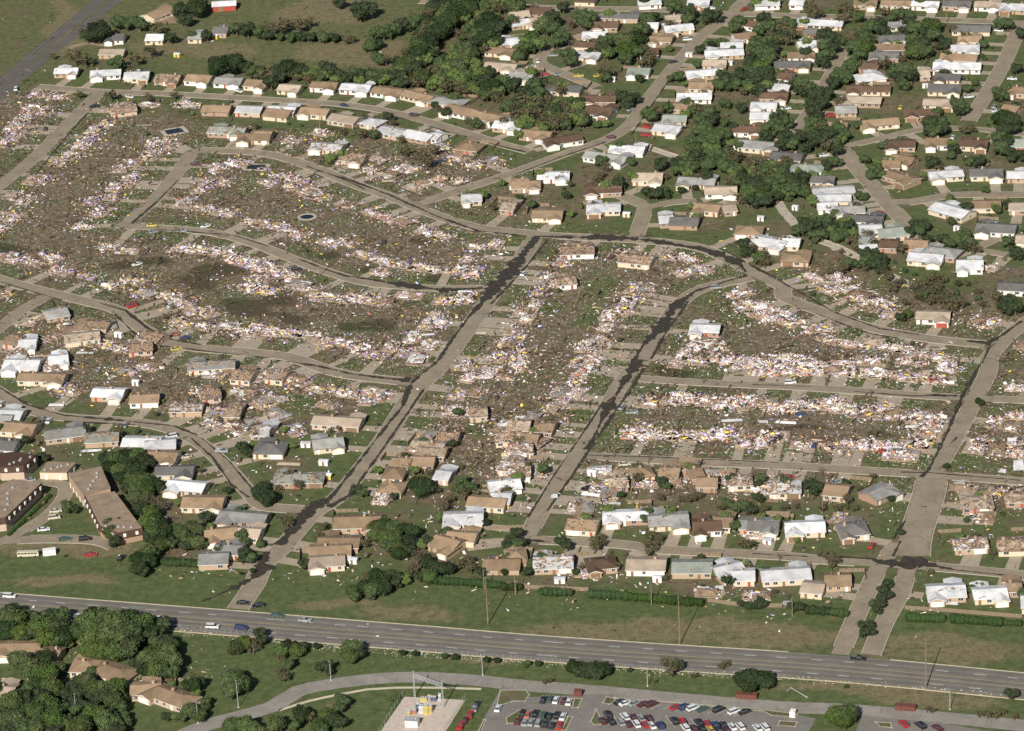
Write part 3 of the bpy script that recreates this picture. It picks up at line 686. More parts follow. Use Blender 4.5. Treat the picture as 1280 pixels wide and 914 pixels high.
def crown_mesh(kind, i):
    lobes = []
    if kind in ('g', 'l', 'k'):
        lobes.append(((0, 0, .0), .68))
        m = rng.integers(8, 12)
        for k in range(m):
            a = 6.283*k/m+rng.uniform(-.3, .3); z = rng.uniform(-.35, .55); rr = rng.uniform(.42, .68)*(1-.3*max(z, 0)); lobes.append(((math.cos(a)*rr, math.sin(a)*rr, z*.8), rng.uniform(.28, .46)))
    elif kind == 'h':    # clipped or dense shrub, upright
        for k in range(6): lobes.append(((rng.uniform(-.3, .3), rng.uniform(-.3, .3), -.5+.26*k), rng.uniform(.38, .5)*(1-.07*k)))
    else:
        for k in range(9): a = rng.uniform(0, 6.28); lobes.append(((math.cos(a)*rng.uniform(.2, .8), math.sin(a)*rng.uniform(.2, .8), rng.uniform(-.4, .6)), rng.uniform(.16, .34)))
    Vs = []; Fs = []; off = 0
    if kind != 's':
        for (c, r) in lobes:
            v = ICO[0]*r*.80; v = v*(1+.16*np.sin(v@rng.normal(0, 9, 3)+rng.uniform(0, 6))[:, None]+.1*rng.normal(0, 1, (len(v), 1)))+np.array(c)
            Vs.append(v); Fs.append(ICO[1]+off); off += len(v)
    tri = [tuple(f) for f in np.concatenate(Fs)] if Fs else []
    quads = []
    for (c, r) in lobes:
        n = int((950 if kind != 's' else 260)*r*(r if kind != 's' else 1)*1.9)+30
        d = rng.normal(0, 1, (n, 3)); d /= np.linalg.norm(d, axis=1, keepdims=True)
        rad = r*rng.uniform(.72, 1.26, (n, 1)) if kind != 's' else r*rng.uniform(.1, 1.2, (n, 1))
        nn = d+rng.normal(0, .55, (n, 3)); nn /= np.linalg.norm(nn, axis=1, keepdims=True)
        v, f = quad_cloud(np.array(c)+d*rad, nn, rng.uniform(.035, .075, n) if kind != 's' else rng.uniform(.02, .05, n))
        Vs.append(v); quads += [tuple(x) for x in (f+off)]; off += len(v)
    me = bpy.data.meshes.new('crown'); me.from_pydata(np.concatenate(Vs).tolist(), [], tri+quads); me.materials.append(LEAF['g' if kind == 'h' else kind]); me.update(); return me
CROWNS = {}
def trunk_mesh(i, bare=False):
    b = MB(); top = .1 if not bare else .55; lean = rng.uniform(-.12, .12, 2)
    t0 = Vector((0, 0, -1.35)); t1 = Vector((lean[0], lean[1], -.35)); b.tube(t0, t1, .085, .06, 7); b.tube(t1, t1+Vector((lean[0], lean[1], .5+top)), .06, .02, 6)
    for k in range(6 if not bare else 11):
        a = rng.uniform(0, 6.28); s = t1+Vector((0, 0, rng.uniform(-.2, .5))); e = s+Vector((math.cos(a)*rng.uniform(.35, .7), math.sin(a)*rng.uniform(.35, .7), rng.uniform(.1, .55)))
        b.tube(s, e, .035, .012, 5)
        if bare:
            for j in range(2): b.tube(s.lerp(e, .6), e+Vector(rng.uniform(-.25, .25, 3)), .016, .006, 4)
    return mesh('trunk', b.v, b.f, b.m)
TRUNKS = [trunk_mesh(i) for i in range(4)]; BARES = [trunk_mesh(i, True) for i in range(6)]
for m_ in TRUNKS+BARES: m_.materials.append(BARK)
def tree(t, x, y, rz_, kind, label, group, flat=None):
    X, Y = px(t, x, y); g0 = gp(X, Y, 4); r = max(.8, rz_*.265625*mpp(g0)); hz = {'h': .95, 'b': 1.25}.get(kind, 1.18)*r
    c = gp(X, Y, hz); name = {'h': 'shrub', 'b': 'bare_tree', 's': 'battered_tree'}.get(kind, 'tree')
    if r < 2.2 and kind in 'gklh': name = 'shrub'
    o = thing(name, label, 'shrub' if name == 'shrub' else 'tree', (c.x, c.y, 0), random.uniform(0, 6.28), group)
    if kind == 'b': link('trunk', random.choice(BARES), None, o).location.z = 1.35
    else:
        key = (kind, random.randrange(5 if kind in 'gk' else 3))
        if key not in CROWNS: CROWNS[key] = crown_mesh(*key)
        cr = link('crown', CROWNS[key], None, o); cr.location.z = 1.02 if kind != 'h' else .85; cr.scale = (random.uniform(.9, 1.12), random.uniform(.9, 1.12), flat or random.uniform(.8, 1.0))
        if name != 'shrub' or kind != 'h': link('trunk', random.choice(TRUNKS if kind != 's' else BARES), None, o).location.z = 1.35
    o.scale = (r, r, r); return o

def joined_trees(lst):
    """the smaller trees past the first three hundred, one mass per leaf colour"""
    small = {}
    for k in 'glks':
        out = []
        for _ in range(3):
            lob = [((0, 0, 0), .6)]+[((math.cos(a)*.5, math.sin(a)*.5, rng.uniform(-.3, .45)), rng.uniform(.3, .48)) for a in np.arange(7)*.9]
            Vs, T, Q, off = [], [], [], 0
            for c, r in lob:
                if k != 's' or r > .5:
                    v = ICO[0]*r*(.8 if k != 's' else .35)*(1+.12*rng.normal(0, 1, (len(ICO[0]), 1)))+np.array(c); Vs.append(v); T.append(ICO[1]+off); off += len(v)
                n = 62 if k != 's' else 46; d = rng.normal(0, 1, (n, 3)); d /= np.linalg.norm(d, axis=1, keepdims=True); nn = d+rng.normal(0, .5, (n, 3)); nn /= np.linalg.norm(nn, axis=1, keepdims=True)
                v, f = quad_cloud(np.array(c)+d*r*rng.uniform(.8 if k != 's' else .2, 1.15, (n, 1)), nn, rng.uniform(.05, .1, n)); Vs.append(v); Q.append(f+off); off += len(v)
            out.append((np.concatenate(Vs), np.concatenate(T), np.concatenate(Q)))
        small[k] = out
    for k in 'glks':
        V, T, Q, off = [], [], [], 0; b = MB()
        for (t, x, y, r, kk, (X_, Y_)) in lst:
            if (kk if kk in 'glks' else 'g') != k: continue
            rr = max(.9, r*1.08*.265625*mpp(gp(X_, Y_, 4))); c = gp(X_, Y_, 1.15*rr); v, tt, qq = small[k][random.randrange(3)]; a = random.uniform(0, 6.28); ca, sa = math.cos(a), math.sin(a)
            w_ = np.stack([v[:, 0]*ca-v[:, 1]*sa, v[:, 0]*sa+v[:, 1]*ca, v[:, 2]*random.uniform(.8, 1)], 1)*rr+np.array([c.x, c.y, 1.02*rr]); V.append(w_); T.append(tt+off); Q.append(qq+off); off += len(v)
            b.tube((c.x, c.y, 0), (c.x, c.y, rr), .09*rr, .05*rr, 5)
        if not V: continue
        me = bpy.data.meshes.new('distant_trees'); V = np.concatenate(V); me.from_pydata(np.concatenate([V, np.array(b.v)]).tolist(), [], [tuple(x) for x in np.concatenate(T)]+[tuple(x) for x in np.concatenate(Q)]+[tuple(i+len(V) for i in f) for f in b.f]); me.materials.append(LEAF[k]); me.materials.append(BARK)
        nf = len(me.polygons); mi = np.zeros(nf, int); mi[nf-len(b.f):] = 1; me.polygons.foreach_set('material_index', mi); me.update()
        link('tree_mass', me)['kind'] = 'stuff'
# ------------------------------------------------------------------ what stands where: tile, ridge ends, roof colour + shape flags + damage
# flags: L/R garage wing on the left/right front, h hipped roof, B rear wing, x no garage door
HROWS = [
('houses north of the upper left street', 'north of the upper left street', 0, 'white', '''1 258 330 372 328 wR1|1 425 343 572 335 wL0|1 585 352 705 348 wR0|1 882 360 1000 368 bR0|1 1015 372 1145 378 gR0|1 1160 384 1265 392 bR1|2 110 405 215 412 kR0|2 262 393 388 398 bR0|
2 403 402 545 410 wR0|2 556 415 692 432 bR0|2 700 430 838 462 bR0|2 820 462 985 482 g1|2 905 500 1045 530 bL0|2 1022 530 1172 560 bR0|2 1125 578 1260 590 wR1|1 735 362 852 366 kR3'''),
('houses south of the upper left street', 'south of the upper left street', 0, 'pink', '''1 955 505 1090 508 bx0|1 1115 508 1238 512 wx0|1 1262 508 1396 514 wx1|2 50 522 168 534 bx0|2 212 515 348 525 bL0|2 357 545 485 565 kB1|2 508 562 592 578 w1|2 590 602 702 625 wx1|2 712 620 835 645 wx0|2 820 628 878 640 wx1|2 945 680 1060 692 bh1'''),
('houses north of the second curved street', 'north of the second curved street', 0, 'tan', '''1 985 605 1160 612 nRB2|1 1122 638 1278 640 bLR1|2 -10 628 78 630 bR0|2 262 680 412 690 wL2|2 365 728 520 742 kR3|1 520 515 640 500 kx3'''),
('houses near the middle crossroads', 'north of the middle curved street', 0, 'pink', '''3 118 822 272 818 wR1|3 -5 868 135 862 bR1|3 45 618 190 632 bR1|3 142 668 325 640 dL0|3 350 720 545 748 gR1|3 462 692 628 700 wLB1|3 568 828 712 828 kRx0|3 782 842 962 850 gL0|7 838 708 982 712 wLRB1|3 338 890 518 884 dLR1|
3 905 892 1060 888 kRx0|7 350 145 512 140 wL1|7 95 172 242 172 bR1|7 862 138 985 148 bL0|7 985 150 1052 142 kx0|7 742 205 882 208 sx0|7 688 200 760 196 wx0|7 1050 250 1182 254 bh0|8 8 292 168 320 wR1|8 145 305 230 308 w1|8 138 378 275 382 bh1|6 965 100 1065 95 wL1|6 1160 135 1230 140 kx2|2 1200 850 1290 855 bR2'''),
('houses round the leafy close', 'by the leafy close at top centre', 0, 'cream', '''3 -5 105 120 92 kR0|3 60 48 188 45 dx0|3 -20 192 42 196 wx0|3 412 68 602 74 sx0|3 384 112 505 114 dL0|3 330 160 442 158 wL0|3 298 202 402 206 dx0|3 305 248 422 258 wR0|3 636 117 692 117 wx0|3 718 85 792 80 kx0|
3 714 132 852 120 wLR0|3 648 178 757 182 bL0|3 600 240 692 238 dx0|3 545 330 652 332 nL0|3 328 460 492 460 dL0|3 352 508 482 520 dR0|3 -10 345 105 352 gR0|3 165 408 330 416 sx0|2 1085 228 1225 240 bR0|2 1080 300 1230 312 kR0|2 1190 108 1285 96 wx0|2 1145 195 1245 185 wR0|2 1195 352 1300 352 gR0|2 1190 70 1285 60 kx0'''),
('houses east of the rising street', 'east of the street rising to top centre', 1, 'cream', '''3 1088 102 1160 112 dx0|3 1040 172 1145 160 bR0|3 980 208 1090 206 wx0|3 905 248 1090 238 wLB0|3 898 292 1012 292 kR0|3 815 345 968 332 wLR0|3 832 397 952 397 bR0|3 775 450 942 448 wLR0|3 752 495 872 500 bx0|3 708 552 825 552 nL0|3 672 592 800 604 wR0|3 590 10 700 2 wx0|3 825 8 932 8 wR0'''),
('houses in the column left of the tree belt', 'in the long column left of the wooded alley', 1, 'white', '''4 8 12 130 6 wx0|4 215 98 432 108 wLB0|4 248 148 312 140 sx0|4 210 208 302 200 wR0|4 165 255 298 252 bR0|4 105 298 278 298 sRx0|4 110 350 196 356 dR0|4 58 402 182 408 wLR0|4 38 445 172 448 dR0|4 -5 490 120 492 wL0|4 -10 540 120 540 wx0|4 -90 602 60 605 dR0|4 -60 670 135 688 gR0|4 88 725 242 735 sx0|4 182 782 338 790 nh0|4 275 838 392 840 sR0'''),
('houses in the column right of the tree belt', 'in the middle column right of the wooded alley', 1, 'cream', '''4 638 112 732 112 gR0|4 596 178 722 172 sL0|4 568 218 728 218 bx0|4 550 255 695 256 sL0|4 508 302 602 308 dx0|4 482 368 618 348 wB0|4 445 412 655 412 dL0|4 415 462 612 468 kLx0|4 388 512 492 508 gx0|4 330 582 452 588 bx0|4 500 580 688 562 bL0|4 715 528 882 524 dL0'''),
('houses in the column left of the far right street', 'in the column left of the far right street', 1, 'cream', '''4 940 128 1125 130 sx0|4 970 178 1082 180 bL0|4 935 222 1072 222 wR0|4 888 262 1062 270 bL0|4 852 305 1080 308 wLR0|4 862 355 985 360 sL0|4 828 408 988 412 sR0|4 805 475 955 478 kR0|4 788 342 830 340 kx0'''),
('houses along the top edge', 'along the top edge street', 0, 'white', '''4 480 8 592 10 bR0|4 608 8 752 12 bR0|4 752 12 884 16 wR0|4 900 12 1034 16 sR0|4 1048 14 1172 18 kR0|4 1172 25 1300 32 wLx0|4 178 8 250 10 wx0|3 1188 8 1262 8 wx0|3 300 -8 400 -4 dx0'''),
('houses round the right bend', 'round the upper right bend', 0, 'cream', '''4 1208 418 1300 424 bL0|4 1185 500 1262 512 bx0|4 625 672 772 672 dL0|4 658 735 768 755 bR0|4 612 768 700 768 bL0|4 636 808 768 850 bR0|4 815 662 932 662 bL0|4 978 668 1112 672 dR0|4 828 820 992 808 wLB0|4 1022 808 1182 806 sR0|4 1198 818 1310 818 wx0|4 1212 668 1300 670 nx0|
8 862 135 1025 180 wx0|8 1030 130 1172 128 bx0|8 1208 138 1300 140 kx0|8 1055 235 1245 245 sL0|8 1240 290 1320 292 kx0|8 738 372 905 385 wRB0|8 800 340 975 365 gB0|8 960 412 1090 412 wL1|8 1160 512 1290 520 s1|8 772 648 935 652 kRr1|8 600 312 692 316 dx1|8 715 310 832 316 bx1'''),
('houses along the drainage channel', 'between the drainage channel and the bend', 1, 'white', '''8 283 72 482 58 wL0|8 288 98 468 95 wx0|8 303 138 402 132 wR0|8 390 155 532 150 gL0|8 428 190 618 200 sRB0|8 500 245 612 240 wL0|8 592 268 728 252 nx0|8 500 290 560 300 nx0|8 502 335 590 330 wx0'''),
('houses at the far left farm', 'among the farm buildings at upper left', 0, 'white', '''1 498 172 590 170 sLx0|1 470 240 590 240 kx0|1 690 172 778 172 wx0|1 690 80 790 40 bx0|1 890 165 960 165 gx1|1 1005 138 1080 140 sx0'''),
('houses on the left below the third curved street', 'below the left hand curved street', 0, 'white', '''5 205 650 318 630 gx1|5 88 782 176 778 wR1|5 22 880 192 882 wLR1|5 225 860 322 850 wR0|5 350 705 432 702 bh2|5 300 760 470 742 kx2|9 90 72 312 78 bR1|9 438 145 590 150 wR0|9 610 178 752 172 bx1|9 884 25 1108 12 g2'''),
('houses south of the lower left street', 'inside the bend of the lower left street', 0, 'cream', '''9 205 350 402 325 gB1|9 398 362 562 352 nx2|9 578 378 760 380 wR0|9 680 395 830 385 w1|9 690 440 842 448 bR0|9 730 515 915 512 sR0|9 790 578 972 595 wLn0|9 860 660 1058 662 bR0|9 1035 722 1262 740 gLB0|9 960 818 1118 802 bL0|9 1118 802 1232 810 kx0|13 935 85 1080 80 gx0|13 1010 38 1148 42 gx0|9 12 305 175 318 bR1|9 -5 245 112 250 wx0|9 -30 390 85 395 sx1|9 2 270 60 272 gx1'''),
('houses left of the central street', 'beside the lower end of the central street', 0, 'tan', '''10 272 275 500 290 kB0|10 262 392 412 376 gR1|10 -8 408 142 410 sh0|10 82 552 322 548 n2|10 -5 322 72 330 wx1|10 725 468 845 470 bB1|10 600 525 702 528 bh1|10 848 530 925 538 wx0|10 735 388 892 405 kx2|10 585 590 700 598 bh1|10 365 758 592 752 bR0|10 290 850 492 850 bL0|14 245 100 420 88 kLx0|14 250 50 450 40 bx0'''),
('roofless houses right of the central street', 'in rubble right of the central street', 1, 'pink', '''10 860 350 960 354 bx3|10 770 422 900 428 kx2|10 1120 362 1250 352 kx3|10 1150 486 1270 500 wx3|10 640 474 735 482 bx2|10 1000 240 1090 235 kx3|11 -20 300 90 302 kx2|11 -10 412 100 405 wx3|11 -20 522 90 518 wx3|11 110 305 205 312 bx3|7 225 345 390 340 bx3|7 512 378 668 394 kx3|7 205 494 300 484 kx3|11 40 360 130 365 bx2'''),
('roofless houses left of the fourth curve', 'in rubble below the fourth curve', 0, 'tan', '''5 400 690 520 700 bx3|5 600 805 720 795 bx3|9 800 218 960 216 wx3|9 1060 240 1140 240 kx3|5 30 762 110 770 bx3|9 1180 330 1270 325 wx3|9 940 160 1040 150 sx3|5 680 740 770 760 bx3|9 1100 60 1200 70 bx3|10 60 60 150 70 gx3'''),
('houses above the hedge row', 'between the central streets near the hedge', 0, 'white', '''10 1090 590 1245 572 wx1|10 1115 640 1205 642 wx0|10 1000 655 1182 668 bx1|10 880 740 1072 735 wLB1|10 845 838 965 870 bR0|10 900 818 1042 828 bx0'''),
('houses north of the lowest street', 'north of the lowest residential street', 0, 'cream', '''11 425 728 642 720 wLx1|11 638 748 832 738 gR1|11 848 775 985 768 dLB0|11 950 752 1042 758 bx0|11 1072 762 1262 768 gR1|12 -20 770 130 776 sR1|12 152 782 345 775 wL1|12 402 795 545 782 sLh1|12 942 862 1108 852 w3|12 1150 862 1300 858 kx3|11 262 762 410 772 b2'''),
('houses south of the third cross street', 'south of the middle cross street', 0, 'pink', '''11 450 572 545 565 kx2|11 560 530 662 515 bh1|11 695 515 795 520 b2|11 828 530 892 520 bx1|11 866 568 970 568 bx0|11 1010 565 1132 560 w3|11 1200 598 1310 590 wx3|12 82 595 232 592 w2|12 345 600 460 612 bx1|12 540 640 648 590 gR1|12 980 665 1135 660 k2|12 1190 640 1300 640 kx3'''),
('houses behind the long hedge', 'backing onto the long clipped hedge', 0, 'cream', '''14 1068 108 1248 108 bx0|14 1170 78 1275 70 bh0|15 98 105 290 98 wB2|15 345 115 492 100 dLh0|15 538 108 728 110 kx0|15 752 122 945 122 nx1|15 948 150 1082 120 wLB1|15 1035 162 1145 160 wx0|15 1168 165 1405 150 wx0|16 340 185 468 182 bx0|16 235 215 345 225 kx0|16 818 240 1005 232 wLB1|16 1035 250 1200 240 wRB1|16 1262 285 1350 285 wx0|16 1205 215 1260 215 bx2'''),
('houses in the wooded corner', 'among the big trees bottom left', 0, 'tan', '''13 -20 505 195 500 bL0|13 190 525 290 535 bx0|13 335 588 480 590 bRh0|13 440 590 628 640 bh0|13 612 700 760 690 bx0|13 700 690 905 765 bLh0|13 -30 705 75 710 kx0'''),
]
# wrecks: tile then x y size; kind A or B by row
WROWS = [
('wrecks west of the far left street', 'west of the far left street', 1, 'A', .95, '''1 175 445|1 270 455|1 150 505|1 205 520|1 130 545|1 90 575|1 60 600|1 70 640|1 20 670|5 -10 40'''),
('wrecks east of the far left street', 'east of the far left street', 1, 'A', 1.0, '''1 500 580|1 440 610|1 420 655|1 390 680|1 330 730|1 280 760|1 210 840|5 150 20|5 120 110|5 60 90|5 70 190|5 15 240'''),
('wrecks in the second strip at left', 'in the second rubble strip from upper left', 1, 'A', 1.0, '''1 560 505|1 700 490|1 880 492|1 720 670|1 790 665|1 700 730|1 740 705|1 620 770|1 570 790|1 620 840|1 560 870|5 600 30|5 540 50|5 530 95|5 440 115|5 480 165'''),
('wrecks above the third curved street', 'above the third curved street', 0, 'A', .95, '''5 390 235|5 510 330|5 600 350|5 870 120|5 960 150|5 1050 170|5 1200 220|6 20 220|6 120 240|6 190 270|6 350 310|6 430 310|6 510 370|6 600 395|6 690 415|6 780 430|6 870 440|6 960 440|6 1020 450|6 1000 385|6 1130 320|6 1050 330|6 590 455'''),
('wrecks below the second curved street', 'below the second curved street', 0, 'A', 1.0, '''1 1030 790|1 970 860|1 1120 770|5 980 40|5 1060 25|2 110 830|2 190 850|2 270 890|6 170 50|6 70 30|6 290 90|6 420 130|6 540 170|6 630 195|6 690 210|6 800 260|6 880 275|5 940 60|6 240 80'''),
('wrecks between the second and first curves', 'north of the second curved street', 0, 'A', .85, '''2 170 660|2 570 750|2 660 800|2 620 820|2 720 790|2 870 690|2 950 740|2 1040 770|2 1120 760|2 800 860|2 740 880|2 860 840|2 310 625|6 960 20|2 450 735|2 545 800'''),
('wrecks below the third curved street', 'just below the third curved street', 0, 'A', 1.05, '''5 50 385|5 150 400|5 225 385|5 880 340|5 980 350|5 1070 355|5 1130 395|5 1210 425|6 20 410|6 100 450|6 160 470|6 30 530|6 220 520|6 300 560|6 400 575|6 460 570|6 590 590|6 720 560|6 900 585|6 980 570|5 1230 480|6 530 570'''),
('wrecks above the fourth curved street', 'above the fourth curved street', 0, 'A', 1.0, '''5 290 445|5 410 470|5 530 515|5 630 492|5 690 550|5 790 560|5 850 590|5 900 625|5 970 640|5 860 690|5 980 710|5 1070 705|5 1150 725|5 1230 710|6 50 730|6 170 740|6 260 745|6 330 780|6 400 780|6 480 800|6 560 840|6 640 800|6 700 830|6 740 760|6 800 700|6 850 665|6 770 860|6 820 790|5 1190 525|6 880 690'''),
('wrecks below the fourth curved street', 'below the fourth curved street', 0, 'A', .95, '''5 150 680|5 130 790|9 330 140|9 890 215|9 1080 245|9 1125 320|9 1230 320|10 70 70|10 140 90|10 290 135|10 390 145|10 440 160|10 520 190|10 580 170|10 640 160|5 20 550|10 80 180|10 560 150|9 1180 75|10 200 100|9 1130 150|5 480 720|5 500 790|10 20 300'''),
('roofs brought down at left', 'among the broken roofs left of the fourth curve', 0, 'A', .95, '''5 340 720|5 420 775|5 520 700|5 560 800|5 650 810|9 600 50|9 700 30|9 1010 70|9 1150 150|9 990 240|9 240 30|9 1010 300|5 250 760|5 80 840|9 970 150|10 180 330|10 100 260|10 30 210|10 330 210'''),
('wrecks right of the central street', 'in the strip right of the central street', 1, 'B', .92, '''7 300 335|7 240 400|7 180 470|7 210 500|7 130 540|7 110 600|7 40 640|7 70 670|7 10 720|7 30 760|6 1230 720|6 1180 780|7 40 830|6 1140 850|6 1090 860|6 1240 860|10 1100 60|10 1000 80|10 1040 150|10 960 160|10 930 240|10 1000 240|10 900 330|10 800 370|10 960 20|10 1180 60|10 600 650|10 1240 30'''),
('wrecks left of the second street', 'in the strip left of the wet street', 1, 'B', .95, '''7 545 360|7 620 380|7 640 520|7 580 530|7 550 590|7 520 630|7 460 650|7 440 710|7 400 770|7 350 800|7 440 800|7 390 860|7 330 870|11 330 60|11 290 110|11 300 150|11 230 150|11 230 200|11 190 220|11 100 265|11 30 300|11 150 310|11 40 410|11 110 400|11 30 500|11 20 540|11 360 30|10 1220 430|10 1240 500|10 1230 300|10 1140 330'''),
('wrecks under the right hand curve', 'under the right hand curved street', 0, 'B', .95, '''7 740 380|7 820 385|7 820 450|7 900 440|7 1080 550|7 1080 610|7 1150 610|7 1230 650|8 60 605|8 50 660|8 120 640|8 190 690|8 260 720|8 330 720|8 370 770|8 450 785|8 590 790|8 660 805|8 720 815|8 800 840|8 880 850|8 750 870|8 290 475|8 410 480|8 450 530|8 510 570|8 370 540|8 600 590|8 540 615|8 1060 680|8 1130 690|8 1110 430|8 640 640|8 1250 790'''),
('wrecks above the first cross street', 'just above the upper cross street', 0, 'B', 1.05, '''7 880 790|7 820 830|7 950 800|7 870 870|7 980 860|7 1060 870|7 1150 880|7 1240 860|11 780 10|11 1100 20|11 1200 20|12 50 50|12 130 30|12 190 50|12 290 50|12 380 45|12 460 55|12 540 60|12 620 60|12 720 80|12 800 75|12 880 90|8 200 860|8 300 890|8 420 880|8 560 870|8 920 890|8 60 870'''),
('wrecks between the cross streets', 'in the field between the cross streets', 0, 'B', 1.1, '''11 650 190|11 740 190|11 830 180|11 900 190|11 1040 210|11 1110 190|11 1200 200|11 1270 220|12 70 200|12 140 220|12 230 210|12 310 210|12 390 200|12 450 230|12 540 250|12 620 230|12 700 260|12 780 270|12 850 290|12 890 330'''),
('wrecks above the second cross street', 'just above the middle cross street', 0, 'B', 1.05, '''11 570 340|11 630 340|11 720 350|11 800 360|11 870 350|11 950 350|11 1020 340|11 1130 390|11 1200 370|12 20 380|12 110 350|12 240 400|12 320 385|12 410 410|12 480 400|12 560 395|12 640 405|12 720 400|12 800 385|12 860 400|12 820 330|12 700 450'''),
('wrecks at the right margin', 'beside the right hand street', 0, 'B', 1.0, '''12 1150 290|12 1220 310|12 1270 260|12 1080 390|12 1160 420|12 1230 400|12 1270 440|12 1010 400|12 1250 130|12 1030 865|12 1180 620|12 1250 640'''),
('wrecks among the lower houses', 'among the lower right houses', 0, 'B', .85, '''11 430 525|11 470 590|11 300 690|11 350 700|11 400 610|11 1040 560|11 950 520|12 110 600|12 60 620|12 30 600|11 460 640|11 640 580|11 760 570|15 360 160|12 410 740|15 1150 270|15 930 250|16 20 260|12 1100 740|12 590 620|10 1180 300|12 1000 600|12 30 830'''),
]
